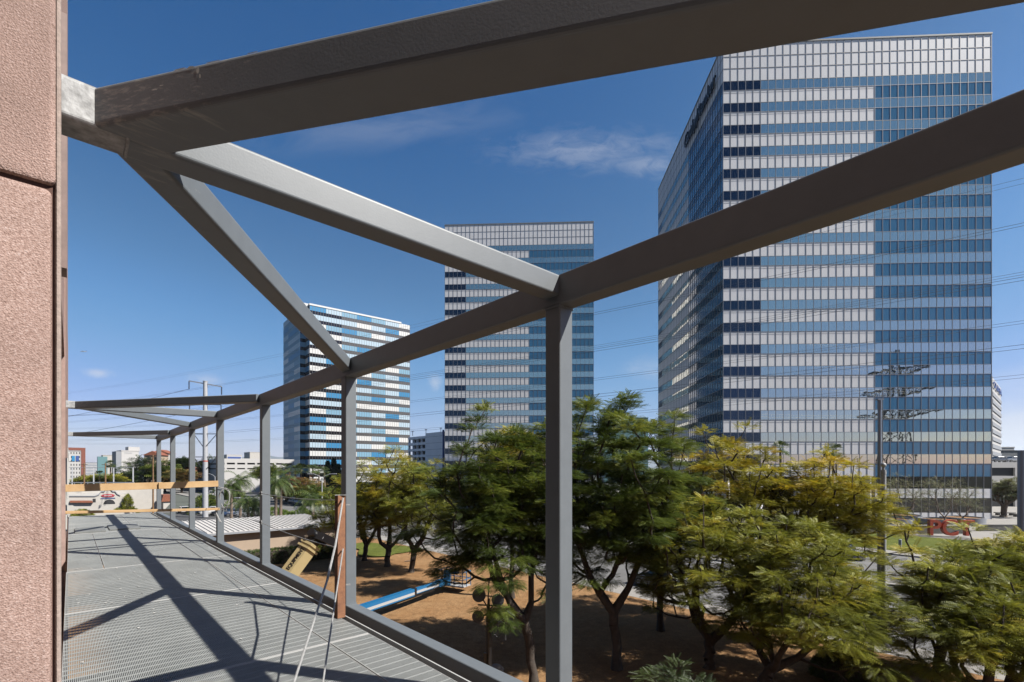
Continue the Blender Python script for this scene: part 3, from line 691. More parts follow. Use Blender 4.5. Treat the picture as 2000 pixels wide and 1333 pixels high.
# ================================================================= other buildings
M['stucco'] = mat('white_stucco', (.72,.68,.62), .85, var=.06, vscale=.6)
M['tan'] = mat('tan_stucco', (.60,.46,.34), .9, var=.07, vscale=.5)
M['tile'] = mat('red_roof_tile', (.36,.11,.05), .8, var=.35, vscale=6)
M['opening'] = mat('dark_opening', (.02,.02,.022), .6)
M['bwhite'] = mat('bright_white_wall', (.74,.72,.70), .7, var=.03)
M['bgrey'] = mat('grey_block_wall', (.40,.42,.46), .7, var=.05)
M['garage'] = mat('garage_concrete', (.55,.55,.56), .8, var=.05, vscale=.4, full=True)
M['bteal'] = mat('teal_block_wall', (.18,.36,.38), .5)
M['bred'] = mat('terracotta_wall', (.33,.10,.06), .8)
M['corr'] = mat('pale_metal_roof', (.86,.82,.77), .6, 0, var=.1, vscale=1.5)
M['signred'] = mat('sign_red', (.62,.06,.09), .5); M['signblue'] = mat('sign_blue', (.05,.12,.42), .5)
M['orange'] = mat('orange_sign', (.75,.12,.03), .5)
GRID = 42.4
def obox(p, rx, w, d, z0, z1):
    """matrix of a building whose front left ground corner is p, front runs along rx"""
    rx = Vector(rx).normalized(); return Matrix.Translation(Vector((p[0],p[1],0))) @ Matrix.Rotation(math.atan2(rx.y, rx.x), 4, 'Z')
def building(name, label, px0, px1, pytop, Y, depth, wall, group=None, cat='building', z0=0.0, rows=0, colsn=0, wm=None, ratio=.5, yaw=0.0, roof=None):
    a = at(px0, pytop, Y); H = a.z; dx, dy = math.cos(R(yaw)), math.sin(R(yaw)); k1 = (px1-1000)/F
    w = (k1*a.y-a.x)/(dx-k1*dy)
    o = thing(name, label, cat, (a.x, a.y, 0), R(yaw), group)
    mb = MB(); mb.box((0,0,z0),(w,depth,H)); mb.build('wall', wall, o, fix=False)
    mb = MB(); mb.box((-.2,-.2,H),(w+.2,depth+.2,H+.5)); mb.build('roof', roof or wall, o, fix=False)
    if rows:
        fh = (H-z0)/rows
        for k in range(rows):
            mb = MB()
            for c in range(colsn):
                x = w*(c+.5)/colsn; ww = w/colsn*ratio
                mb.box((x-ww/2,-.06,z0+fh*k+fh*.3),(x+ww/2,.0-.004,z0+fh*k+fh*.78))
            mb.build('window_row', wm or M['opening'], o, fix=False)
    return o, w, H
# ---- tan service building with metal roof
o = thing('service_building', 'long low tan building with pale corrugated metal roof behind the hedge', 'building', et(8.3, 50.4, 0), ROT_ET)
mb = MB(); mb.box((0,0,0),(12.4,9.5,3.1)); mb.build('wall', M['tan'], o, fix=False)
mb = MB(); mb.box((-.05,-.25,0),(12.45,0-.004,1.15)); mb.build('plinth', M['tan'], o, fix=False)
mb = MB(); mb.add([(-.3,-.5,3.32),(12.7,-.5,3.32),(12.7,9.9,3.62),(-.3,9.9,3.62),(-.3,-.5,3.2),(12.7,-.5,3.2),(12.7,9.9,3.5),(-.3,9.9,3.5)],[(0,1,2,3),(7,6,5,4),(0,4,5,1),(1,5,6,2),(2,6,7,3),(3,7,4,0)])
for i in range(31):
    x = -.2+i*.425; mb.add([(x,-.5,3.322),(x+.08,-.5,3.322),(x+.08,9.9,3.622),(x,9.9,3.622),(x,-.5,3.39),(x+.08,-.5,3.39),(x+.08,9.9,3.69),(x,9.9,3.69)],[(0,3,2,1),(4,5,6,7),(0,1,5,4),(1,2,6,5),(2,3,7,6),(3,0,4,7)])
rf = mb.build('roof', M['corr'], o, fix=False)
mb = MB(); mb.box((-.3,-.62,3.12),(12.7,-.51,3.30)); mb.build('gutter', M['bgrey'], rf, fix=False)
# ---- mission style restaurant
Yr = 95.0
p0 = at(128, 1000, Yr)
o = thing('mission_restaurant', 'white mission style stucco restaurant with curved gable, arch and red oval sign', 'restaurant', (p0.x, p0.y, 0), R(GRID))
def lx(px): k = (px-1000)/F; return (k*p0.y-p0.x)/(math.cos(R(GRID))-k*math.sin(R(GRID)))
def lz(py, px=200): return ZC+(918-py)/F*(Yr+lx(px)*math.sin(R(GRID)))
mb = MB()
prof = [(lx(128),0),(lx(128),lz(970,128)),(lx(186),lz(970,186)),(lx(193),lz(967,193)),(lx(198),lz(961,198)),(lx(204),lz(961,204)),(lx(206.5),lz(957.5,206.5)),(lx(212),lz(956,212)),(lx(217),lz(957.5,217)),(lx(220),lz(961,220)),(lx(225),lz(961,225)),(lx(229),lz(966,229)),(lx(235),lz(969,235)),(lx(261),lz(970,261)),(lx(261),0)]
mb.prism(prof, (0,0,0), (1,0,0), (0,0,1), (0,.5,0)); mb.build('front_wall', M['stucco'], o, fix=False)
mb = MB(); mb.box((0,.52,0),(lx(252),9,lz(966))); mb.box((0,9,0),(lx(330),10,lz(959))); mb.build('rear_wall', M['stucco'], o, fix=False)
mb = MB()
for i in range(len(prof)-4):
    (x0,z0),(x1,z1) = prof[i+1], prof[i+2]; mb.bar((x0,.2,z0+.06), (x1,.2,z1+.06), .75, .12)
mb.build('coping', M['bgrey'], o, fix=False)
mb = MB(); cx, cz, rr_ = lx(213.5), lz(985.5), .95; ww_ = lx(213.5+11.5)-cx
arch = [(cx-ww_,cz-.0)]+[(cx-ww_*math.cos(a*math.pi/12), cz+rr_*math.sin(a*math.pi/12)) for a in range(1,12)]+[(cx+ww_,cz)]
mb.prism(arch, (0,-.03,0), (1,0,0), (0,0,1), (0,.025,0)); mb.build('arch', M['opening'], o, fix=False)
mb = MB(); cx, cz = lx(211), lz(968.6)
mb.prism([(cx+1.08*math.cos(a*math.pi/10), cz+.32*math.sin(a*math.pi/10)) for a in range(20)], (0,-.12,0), (1,0,0), (0,0,1), (0,.1,0)); sg = mb.build('sign', M['signred'], o, fix=False)
mb = MB()
for i in range(7): mb.box((cx-.62+i*.18,-.15,cz-.10),(cx-.50+i*.18,-.125,cz+(.14 if i%3 else .08)))
mb.build('lettering', M['bwhite'], sg, fix=False)
mb = MB(); mb.box((cx-1.15,-.1,cz-.62),(cx+1.15,-.02,cz-.5)); mb.build('sign_base', M['signblue'], sg, fix=False)
mb = MB(); mb.prism([(lx(136),lz(982,136)),(lx(182),lz(982,182)),(lx(179),lz(978,179)),(lx(137),lz(978,137))], (0,-.6,0), (1,0,0), (0,0,1), (0,.57,0)); mb.build('tile_awning', M['tile'], o, fix=False)
mb = MB(); mb.box((lx(181),-.04,lz(981)),(lx(187),-.01,lz(974))); mb.build('window', M['opening'], o, fix=False)
mb = MB()
w2 = [(lx(128),-2),(lx(128),lz(985,128)),(lx(142),lz(985,142)),(lx(148),lz(989,148)),(lx(156),lz(993,156)),(lx(190),lz(993,190)),(lx(195),lz(988,195)),(lx(203),lz(985.5,203)),(lx(208),lz(987,208)),(lx(214),lz(992,214)),(lx(224),lz(994,224)),(lx(260),lz(994,260)),(lx(260),-2)]
o2 = thing('garden_wall', 'low white garden wall with a curved top in front of the restaurant', 'wall', (p0.x-5*UX[0], p0.y-5*UX[1], 0), R(GRID))
mb.prism([(a, max(b,0)) for a, b in w2], (0,0,0), (1,0,0), (0,0,1), (0,.35,0)); mb.build('wall', M['stucco'], o2, fix=False)
# tiled porch next to it
o = thing('tiled_porch', 'small white porch with red tile roof beside the white restaurant', 'porch', (at(319,1000,108).x, 108, 0), R(GRID))
mb = MB(); mb.prism([(0,0),(0,lz(985)),(1.7,lz(985)),(.2,0)], (0,0,0), (1,0,0), (0,0,1), (0,4,0)); mb.build('wall', M['stucco'], o, fix=False)
mb = MB(); mb.prism([(-.4,lz(986)),(2.0,lz(986)),(1.4,lz(972)),(.0,lz(972))], (0,-.3,0), (1,0,0), (0,0,1), (0,5,0)); mb.build('roof', M['tile'], o, fix=False)
# ---- far blocks on the left
o, w, H = building('hotel_block', 'white hotel slab with a terracotta side frame and blue squares at the left edge', 108, 158, 881, 330, 14, M['bwhite'], rows=8, colsn=9, ratio=.32, yaw=GRID)
mb = MB(); mb.box((w+.1,-.4,0),(w+2.4,1.2,H+2.5)); mb.box((w-14,-.4,H+.6),(w+.098,1.2,H+2.5)); mb.build('side_frame', M['bred'], o, fix=False)
for i, m_ in enumerate(('bteal','signblue','corr','pw_strong','signblue')):
    mb = MB(); mb.box((w-11+i*2.1,-.3,H-7),(w-9.4+i*2.1,-.1,H-3.2)); mb.build('sign_square', M[m_], o, fix=False)
o, w, H = building('teal_block', 'beige and teal office block with a long window slot left of the white block', 201, 232, 890, 420, 30, M['stucco'], rows=0, yaw=GRID)
mb = MB(); mb.box((-3.5,-.3,0),(3,12,H-1)); mb.build('glass_corner', M['bteal'], o, fix=False)
mb = MB(); mb.box((5,-.1,H-9.5),(w-1,-.01,H-7)); mb.build('window', M['opening'], o, fix=False)
o, w, H = building('white_block', 'tall blank white office block with a raised core, beyond the dark trees', 237, 271, 881, 330, 16, M['bwhite'], yaw=GRID+6)
mb = MB(); mb.box((4.2,2,H),(10.5,12,H+3)); mb.build('roof_core', M['bwhite'], o, fix=False)
mb = MB(); mb.box((-2.8,0.2,0),(-.02,14,H-.3)); mb.build('painted_shade_side', M['bgrey'], o, fix=False)  # shade on the white block's left side, put in as grey-blue colour
mb = MB()
for i in range(8): mb.box((1.6+i*.55,-.1,H-1.6),(2.0+i*.55,-.01,H-1.2))
mb.build('lettering', M['bgrey'], o, fix=False)
building('apartment_block', 'long pale grey ribbed block under the hills at the left', 165, 204, 904, 640, 30, M['bgrey'], rows=5, colsn=16, wm=M['corr'], ratio=.4, yaw=GRID)
building('distant_depot', 'flat white shed far beyond the palms left of the patchwork tower', 470, 556, 897, 420, 20, M['bwhite'], yaw=GRID)
building('blue_band_office', 'distant low office with blue window band above the parking deck', 443, 472, 889, 520, 25, M['bwhite'], rows=3, colsn=1, wm=M['signblue'], ratio=.9, yaw=GRID)
building('beige_cube_office', 'distant plain beige office cube above the parking deck', 488, 528, 884, 560, 25, M['stucco'], yaw=GRID)
# houses on the slope
for i, (px, py, Y, w, lb, wl) in enumerate(((296,884,260,8,'orange house with a gabled roof on the wooded ridge','tan'),(310,881,280,9,'beige gabled house on the ridge beside the orange house','stucco'),(352,912,230,14,'beige hillside house half hidden by trees under the ridge','tan'),(390,903,250,12,'pale house behind the grey steel power pole','stucco'),(372,918,215,13,'cream house lowest among the hillside trees','stucco'))):
    p = at(px, py, Y); o = thing('hillside_house', lb, 'house', (p.x-w/2, Y, 0), .2, 'houses on the far slope')
    mb = MB(); mb.box((0,0,0),(w,8,p.z-1.5)); mb.build('wall', M[wl], o, fix=False)
    mb = MB(); mb.prism([(-.6,p.z-1.5),(w+.6,p.z-1.5),(w/2,p.z+.8)], (0,-.5,0), (1,0,0), (0,0,1), (0,9,0)); mb.build('roof', M['tile'], o, fix=False)
    for fx in (.2,.6): mb = MB(); mb.box((w*fx,-.05,p.z-4),(w*(fx+.2),-.01,p.z-2.6)); mb.build('window', M['opening'], o, fix=False)
# ---- white parking decks at the left, middle, right
def deck_building(name, label, px0, px1, Y, tops, depth, m=None, bays=6, yaw=0):
    a = at(px0, 900, Y); dx, dy = math.cos(R(yaw)), math.sin(R(yaw)); k1 = (px1-1000)/F; w = (k1*a.y-a.x)/(dx-k1*dy)
    o = thing(name, label, 'parking garage', (a.x, Y, 0), R(yaw))
    for z0, z1 in tops:
        mb = MB(); mb.box((0,0,z0),(w,depth,z1)); mb.build('slab', m or M['bwhite'], o, fix=False)
    mb = MB(); mb.box((.4,.5,0),(w-.4,depth-.5,tops[0][0]+.2)); mb.build('interior', M['opening'], o, fix=False)
    for i in range(bays+1): mb = MB(); x = .1+(w-1.0)*i/bays; mb.box((x,-.004,0),(x+.8,.45,tops[0][0]+.01)); mb.build('column', m or M['bwhite'], o, fix=False)
    return o, w
def zpx(py, Y): return ZC+(918-py)/F*Y
deck_building('parking_garage', 'low white parking deck with a dark open level behind the palms at the left', 438, 575, 185, [(zpx(904,185), zpx(896,185)), (zpx(914.5,185), zpx(907.5,185)), (0, zpx(917,185))], 40, bays=7, yaw=GRID)
# middle garage : open bays left, blank panels right
Yg = 200.0; gx0, gx1 = at(797,900,Yg).x, at(869,900,Yg).x
o = thing('parking_garage', 'grey concrete multi-storey garage with open bays and blank panels left of the middle tower', 'parking garage', (gx0, Yg, 0), R(GRID-90))
zt_ = zpx(856, Yg); w = 26.6; wo = w*.50
mb = MB(); mb.box((wo,0,0),(w+.5,30,zt_+1.2))
for k in range(6): z = zt_-k*2.45; mb.box((0,0,z-.75),(wo-.002,30,z+.25))
mb.build('wall', M['garage'], o, fix=False)
for i in range(5): mb = MB(); x = i*(wo-.4)/4; mb.box((x,.1,0),(x+.4,1,zt_-.76)); mb.build('column', M['garage'], o, fix=False)
mb = MB(); mb.box((.2,3,0),(wo-.1,29,zt_-.8)); mb.build('interior', M['opening'], o, fix=False)
mb = MB()
for k in range(5): mb.box((wo+.1,-.03,zt_-.4-k*2.45),(w+.5,-.004,zt_-.32-k*2.45))
mb.build('panel_joint', M['roofgrey'], o, fix=False)
mb = MB(); mb.box((w-.9,-.5,0),(w-.3,-.05,zt_+1.8)); mb.build('blue_downpipe', M['signblue'], o, fix=False)
mb = MB(); mb.box((w-1.5,1,zt_+1.2),(w+.4,6,zt_+5.5)); mb.build('stair_head', M['garage'], o, fix=False)
for i, (px, py0) in enumerate(((806,843),(832,840),(861,837),(1283,823))):
    Yl = 205 if i < 3 else 190
    p = at(px, 918, Yl); z1 = zpx(py0, Yl); z0 = zt_+1.2 if i < 3 else 0.0
    o = thing('roof_lamp', ['thin lamp post on the garage roof, leftmost', 'thin lamp post on the garage roof, middle', 'thin lamp post on the garage roof, beside the stair head', 'thin lamp post beside the mirrored tower above the dark tree'][i], 'lamp post', (p.x, Yl, z0), 0, 'thin lamp posts by the towers')
    mb = MB(); mb.tube([(0,0,0),(0,0,z1-z0)], .12, 6); mb.build('pole', M['roofgrey'], o, fix=False)
    mb = MB(); mb.box((-.5,-.25,z1-z0-.05),(.5,.25,z1-z0+.2)); mb.build('lamp_head', M['roofgrey'], o, fix=False)
building('teal_glass_block', 'small teal glass office block peeping over the dark tree between the towers', 1180, 1266, 817, 330, 25, M['bteal'])
# right hand side
o, w = deck_building('parking_garage', 'white parking deck with parked cars on its roof right of the mirrored tower', 1925, 2160, 118, [(zpx(914,118), zpx(903,118)), (zpx(944,118), zpx(930,118))], 30, bays=4)
def rib_tower():
    Y = 190.0; a = at(1930, 735, Y); H = a.z
    o = thing('ribbed_tower', 'slim white office slab with horizontal ribs and blue letters behind the mirrored tower', 'tower', (a.x, Y, 0), 0)
    b = at(1938.5, 735, Y); c = at(1956, 756, Y*(918-735)/(918-758))
    dv = Vector((c.x-b.x, c.y-Y, 0)); ln = dv.length; ang = math.atan2(dv.y, dv.x)
    Mx = Matrix.Translation((b.x-a.x,0,0)) @ Matrix.Rotation(ang, 4, 'Z')
    mb = MB(); mb.box((-14,0,0),(b.x-a.x,1,H)); mb.box((0,0.2,0),(ln,14,H-.2),Mx); mb.build('wall', M['bwhite'], o, fix=False)
    for k in range(13):
        z = H-6.5-k*2.95
        mb = MB(); mb.box((.5,-.1,z-1.0),(ln-.5,.19,z+.55),Mx); mb.build('window_band', M['bgrey'], o, fix=False)
    tmx = Matrix.Translation((a.x,Y,0)) @ Mx @ Matrix.Translation((ln*.5,-.15,H-2.9)) @ Matrix.Rotation(R(90),4,'X')
    text_mesh('sign_lettering', 'OUASA', tmx, 3.6, .2, M['signblue'], o, 0, ln/13.0, .03)
rib_tower()
building('dark_office', 'low dark blue office with pale wing beyond the right parking deck', 1935, 2080, 882, 230, 20, M['roofgrey'], rows=2, colsn=3, wm=M['bgrey'], ratio=.6, roof=M['signblack'])
building('rooftop_shed', 'pale plain block above the dark office at the right edge', 1935, 1981, 875, 262, 12, M['bwhite'])
# ================================================================= street furniture, poles
M['polegrey'] = mat('pole_grey', (.62,.63,.66), .5, .0, var=.08)
M['poleblue'] = mat('flagpole_metal', (.36,.40,.46), .35, .5)
M['insul'] = mat('insulator', (.03,.03,.035), .4)
M['bark_post'] = mat('timber_pole', (.30,.17,.08), .9, var=.3, vscale=3)
def power_pole():
    Y = 92.0; p = at(401, 918, Y); H = zpx(746, Y)
    o = thing('power_pole', 'tall pale grey steel power pole with dark insulator arms behind the grey posts', 'power pole', (p.x, Y, 0))
    mb = MB(); mb.tube([(0,0,0),(0,0,H)], [.50,.36], 14); mb.tube([(0,0,H-.02),(0,0,H+.12)], .42, 14); mb.build('pole', M['polegrey'], o, True, False)
    for k, (py, l, dz) in enumerate(((750,3.1,.55),(791,3.0,.0),(848,2.2,0),(893,2.2,0))):
        z = zpx(py, Y); mb = MB()
        mb.bar((-l,0,z+dz), (l,0,z-dz), .14, .2) if k == 0 else mb.tube([(-l,-.1,z),(l,-.1,z)], .08, 6)
        arm = mb.build('crossarm', M['polegrey'] if k == 0 else M['insul'], o, fix=False)
        mb = MB()
        for s in (-1, 1):
            x = s*l; zz = z-s*dz
            if k < 2:
                for i in range(7): mb.tube([(x,0,zz-.25-i*.2),(x,0,zz-.13-i*.2)], .12, 7)
                mb.tube([(x,0,zz),(x,0,zz-1.6)], .045, 5)
            else:
                mb.tube([(x,0,zz),(x*.05,-.3,zz-2.6)], .07, 5)
                for i in range(4): mb.tube([(x*1.02,0,zz-.4+i*.2),(x*1.02,0,zz-.28+i*.2)], .11, 6)
        mb.build('insulator', M['insul'], arm, fix=False)
    mb = MB(); mb.tube([(0,0,zpx(901,Y)-.1),(0,0,zpx(901,Y)+.1)], .47, 14); mb.build('orange_band', M['orange'], o, fix=False)
power_pole()
o = thing('timber_pole', 'thin brown timber utility pole beside the farthest grey posts', 'utility pole', (at(299,918,100).x, 100, 0))
mb = MB(); mb.tube([(0,0,0),(0,0,zpx(889,100))], [.17,.12], 8); mb.build('pole', M['bark_post'], o, fix=False)
mb = MB(); mb.bar((-.7,0,zpx(892,100)), (.7,0,zpx(892,100)), .1, .12); mb.build('crossarm', M['bark_post'], o, fix=False)
# electrical gantry (rail line) at far left
Yq = 150.0
o = thing('rail_gantry', 'pale steel gantry frame with four legs behind the white restaurant', 'gantry', (at(200,918,Yq).x, Yq, 0))
for px in (141, 183, 222, 260):
    mb = MB(); x = at(px,918,Yq).x; mb.bar((x,Yq,0),(x,Yq,zpx(914,Yq)), .32, .32); mb.build('leg', M['polegrey'], o)
mb = MB(); mb.bar((at(120,918,Yq).x,Yq,zpx(913.5,Yq)),(at(262,918,Yq).x,Yq,zpx(913.5,Yq)), .12, .12); mb.build('top_beam', M['polegrey'], o)
o = thing('bridge_railing', 'pale railing of a low bridge behind the white restaurant', 'railing', (at(200,918,140).x, 140, 0))
mb = MB(); xa, xb = at(120,918,140).x, at(262,918,140).x; mb.box((xa,139.9,zpx(944,140)),(xb,140.1,zpx(942,140))); mb.build('rail', M['polegrey'], o)
mb = MB()
for i in range(12): x = xa+(xb-xa)*i/11; mb.box((x-.1,139.9,0),(x+.1,140.1,zpx(944,140)-.003))
mb.build('balusters', M['polegrey'], o)
mb = MB(); mb.box((xa,139.8,0),(xb,140.4,zpx(951,140))); mb.build('bridge_wall', M['stucco'], o)
for px, Yt in ((164.5,135),(206,132)):
    o = thing('timber_pole', 'weathered dark timber pole standing before the gantry, %s' % ('left one' if px < 180 else 'right one'), 'utility pole', (at(px,918,Yt).x, Yt, 0), 0, 'dark timber poles at the gantry')
    mb = MB(); mb.tube([(0,0,0),(0,0,zpx(905,Yt))], [.22,.16], 7); mb.build('pole', M['bark_post'], o, fix=False)
    mb = MB(); mb.bar((-1,0,zpx(908,Yt)),(1,0,zpx(908,Yt)),.12,.14); mb.build('crossarm', M['bark_post'], o, fix=False)
def pole(name, label, px, pybase, pytop, r0, r1, m, top, group=None, Y=None):
    b = gnd(px, pybase) if Y is None else Vector(((px-1000)/F*Y, Y, 0)); H = zpx(pytop, b.y)
    o = thing(name, label, 'flagpole' if 'flag' in name else 'pole', b, 0, group)
    mb = MB(); mb.tube([(0,0,0),(0,0,H*.5),(0,0,H)], [r0,(r0+r1)/2,r1], 12); mb.build('pole', m, o, True, False)
    mb = MB()
    if top == 'ball': mb.tube([(0,0,H),(0,0,H+.14)], [r1*.55]*2, 10); mb.tube([(0,0,H-.22),(0,0,H-.1)], [r1*1.12]*2, 12); mb.sphere((0,0,H+.24), .125)
    elif top == 'cap': mb.box((-.16,-.1,H),(.16,.1,H+.08)); mb.tube([(0,0,H-.5),(0,0,H)], [r1*1.25]*2, 10)
    if top: mb.build('finial' if top == 'ball' else 'cap', m, o, True, False)
    mb = MB(); mb.tube([(0,0,0),(0,0,.25)], [r0*1.8,r0*1.3], 12); mb.build('base', m, o, True, False)
    return o
pole('flagpole', 'taller bluish steel flagpole with a flat cap, left of the ball topped pole', 1718, 1250, 782, .125, .085, M['poleblue'], 'cap', 'paired flagpoles')
pole('flagpole', 'shorter steel flagpole topped by a ball, right of the taller pole', 1725.5, 1262, 918, .125, .115, M['galv'], 'ball', 'paired flagpoles')
sp = pole('signal_pole', 'thick grey street pole with a small white sticker at the right frame edge', 1995, 1180, 880, .22, .20, M['poleblue'], None)
mb = MB(); mb.box((-.30,-.235,zpx(1049,sp.location.y)),(.0,-.225,zpx(1041,sp.location.y))); mb.build('sticker', M['bwhite'], sp, fix=False)
def street_lamp(px, pytop, Y, twin, label):
    b = Vector(((px-1000)/F*Y, Y, 0)); H = zpx(pytop, Y)
    o = thing('street_lamp', label, 'street lamp', b, 0, 'street lamps along the boulevard')
    mb = MB(); mb.tube([(0,0,0),(0,0,H-.9)], [.14,.09], 8); mb.build('pole', M['polegrey'], o, fix=False)
    for s in ((-1,1) if twin else (-1,)):
        mb = MB(); mb.tube([(0,0,H-.95),(s*.7,0,H-.4),(s*1.7,0,H-.02),(s*2.2,0,H)], .055, 6); a = mb.build('arm', M['polegrey'], o, fix=False)
        mb = MB(); mb.box((s*2.7-.45,-.14,H-.05),(s*2.7+.45,.14,H+.1)); mb.build('lamp_head', M['polegrey'], a, fix=False)
street_lamp(629, 926, 105, True, 'twin armed white street lamp before the patchwork tower')
street_lamp(715, 926, 120, True, 'twin armed white street lamp half hidden by the olive trees')
street_lamp(420, 925, 135, False, 'single armed street lamp beside the pale power pole')
street_lamp(495, 973, 80, True, 'low twin headed lot lamp among the palm trunks')
def sign_post(px, pyb, pyt, w, h, m, label, pair=False):
    b = gnd(px, pyb); H = zpx(pyt, b.y)
    o = thing('road_sign', label, 'sign', b, 0, None)
    mb = MB(); mb.tube([(0,0,0),(0,0,H)], .04, 6); mb.build('post', M['polegrey'], o, fix=False)
    mb = MB(); mb.box((-w/2,-.06,H-h),(w/2,-.042,H)); mb.build('panel', m, o, fix=False)
sign_post(578, 1016, 989, .62, .68, M['galv'], 'two small grey road sign plates on a thin post beyond the tan building')
sign_post(811, 1062, 1040, .1, .3, M['galv'], 'slim marker post on the sidewalk behind the forked tree')
# orange signs
o = thing('orange_pylon', 'narrow orange pylon sign seen through the yellow tree', 'sign', gnd(1368,1060)); H = zpx(966, o.location.y)
mb = MB(); mb.box((-.36,-.2,1.0),(.36,.2,H)); mb.build('panel', M['orange'], o, fix=False)
mb = MB(); mb.box((-.40,-.25,0),(.40,.25,.998)); mb.build('base', M['bgrey'], o, fix=False)
o = thing('orange_banner', 'small orange banner sign on a post before the patchwork tower', 'sign', at(568,918,128).xy.to_3d()); H = zpx(943, 128)
mb = MB(); mb.box((-.45,-.05,zpx(951,128)),(.45,.05,H)); mb.build('panel', M['orange'], o, fix=False)
mb = MB(); mb.tube([(.5,0,0),(.5,0,H)], .05, 6); mb.build('post', M['polegrey'], o, fix=False)
# big red letters on the lawn
LB = gnd(1855, 1049); rxl = Vector((UX[0],UX[1],0))*-1.0
for ch, px in (('P',1827),('C',1854),('T',1883)):
    p = Vector(((px-1000)/F*LB.y, LB.y-(px-1855)*.01, .05))
    o = thing('giant_letter', 'giant red letter %s standing on the lawn before the mirrored tower' % ch, 'letter', p, -.12, 'giant red letters')
    text_mesh('letter_face', ch, Matrix.Translation((p.x,p.y,1.12)) @ Matrix.Rotation(-.12,4,'Z') @ Matrix.Rotation(R(90),4,'X'), 2.9, .55, mat('letter_red_'+ch, (.72,.10,.03), .5, var=.1), o, 0, 1.02, .05)
# planters
for i, (px, py, r) in enumerate(((1745,1027,2.6),(1766,1019,2.5),(1838,1028,2.9),(1880,1024,2.9))):
    b = gnd(px, py); o = thing('round_planter', ['low round grey planter left of the flagpoles', 'round grey planter with a hedge of twigs behind the left one', 'wide round grey planter behind the letter P', 'wide round grey planter behind the letter T'][i], 'planter', b, 0, 'round planters on the plaza')
    mb = MB(); n = 28
    prof = [(r*.97,0),(r,1.2),(r*.93,1.2),(r*.92,1.0)]
    vs = [(q*math.cos(2*math.pi*k/n), q*math.sin(2*math.pi*k/n), z) for q, z in prof for k in range(n)]
    fs = [(j*n+k, j*n+(k+1)%n, (j+1)*n+(k+1)%n, (j+1)*n+k) for j in range(3) for k in range(n)]
    mb.add(vs, fs); mb.build('bowl', M['bgrey'], o, True, False)
    mb = MB(); mb.add([(r*.93*math.cos(2*math.pi*k/n), r*.93*math.sin(2*math.pi*k/n), 1.02) for k in range(n)], [tuple(range(n))]); mb.build('soil', M['mulch'], o, fix=False)
# low walls and gravel bed on the plaza edge
def low_wall(px0, px1, py, h, d, label, m='concrete'):
    a, b = gnd(px0, py), gnd(px1, py); o = thing('low_wall', label, 'wall', a, math.atan2(b.y-a.y, b.x-a.x), 'low plaza walls')
    L_ = (b-a).length; mb = MB(); mb.box((0,0,0),(L_,d,h-.12)); mb.build('wall', M[m], o, fix=False)
    mb = MB(); mb.box((-.05,-.05,h-.118),(L_+.05,d+.05,h)); mb.build('coping', M['concrete'], o, fix=False)
low_wall(1620, 1890, 1043, 1.2, .5, 'long low concrete wall behind the giant red letters', 'gravel')
low_wall(1912, 2080, 1038, 1.0, .5, 'low concrete wall at the right, beside the lawn', 'gravel')
sheet('gravel_bed', 84, 87, -120, 60, .03, M['gravel'], .2)
for i, (px, py, w) in enumerate(((1962,1007,3.2),(1995,1010,2.5))):
    b = gnd(px, py); o = thing('stone_bench', ['low grey stone bench under the coral tree', 'low grey stone bench at the right frame edge'][i], 'bench', b, -.2, 'stone benches on the plaza')
    mb = MB(); mb.box((-w/2,-.4,.42),(w/2,.4,.62)); mb.build('seat', M['concrete'], o, fix=False)
    for s in (-1,1): mb = MB(); mb.box((s*w*.36-.2,-.35,0),(s*w*.36+.2,.35,.42)); mb.build('leg', M['concrete'], o, fix=False)
b = gnd(1758, 1072); o = thing('bollard', 'short grey bollard standing on the far sidewalk', 'bollard', b)
mb = MB(); mb.tube([(0,0,0),(0,0,1.0)], .16, 10); mb.build('shaft', M['bgrey'], o, fix=False)
mb = MB(); mb.sphere((0,0,1.0), .16, 10, 6, (1,1,.5)); mb.build('cap', M['bgrey'], o, fix=False)
# ================================================================= transmission line
M['wire'] = mat('power_wire', (.05,.055,.065), .5)
M['lattice'] = mat('lattice_steel', (.10,.10,.10), .6, .3)
PA = Vector((113.2, 23.3, 0)); PB = Vector((-262, 250, 0)); ld = (PB-PA).normalized(); lp_ = Vector((-ld.y, ld.x, 0))
if lp_.y < 0: lp_ = -lp_
o = thing('transmission_pylon', 'steel lattice pylon mirrored in the glass bands of the right tower', 'pylon', PA, math.atan2(ld.y, ld.x))
def lattice(mb, p0, p1, w0, w1, n, r=.11):
    p0, p1 = Vector(p0), Vector(p1); d = (p1-p0).normalized(); a = Vector((0,0,1)) if abs(d.z) < .8 else Vector((1,0,0)); x = d.cross(a).normalized(); y = d.cross(x)
    def c(k, i): f = k/n; w = w0+(w1-w0)*f; sx_, sy_ = ((-1,-1),(1,-1),(1,1),(-1,1))[i]; return p0.lerp(p1, f)+x*sx_*w/2+y*sy_*w/2
    for i in range(4):
        mb.bar(c(0,i), c(n,i), r*2, r*2)
        for k in range(n):
            mb.bar(c(k,i), c(k+1,(i+1)%4), r, r); mb.bar(c(k,(i+1)%4), c(k+1,i), r, r); mb.bar(c(k,i), c(k,(i+1)%4), r, r)
mb = MB(); lattice(mb, (0,0,0), (0,0,26), 9, 4.4, 5, .16); lattice(mb, (0,0,26), (0,0,46), 4.4, 1.2, 6, .13); mb.build('tower_body', M['lattice'], o, fix=False)
for z, l in ((26,11.5),(33,10.5),(39,9)):
    for s in (-1, 1):
        mb = MB(); lattice(mb, (0,s*1.2,z), (0,s*l,z+.6), 2.6, .4, 5, .1); mb.build('crossarm', M['lattice'], o, fix=False)
PS = [(44.8,0),(44.6,1.5)]; wires = []
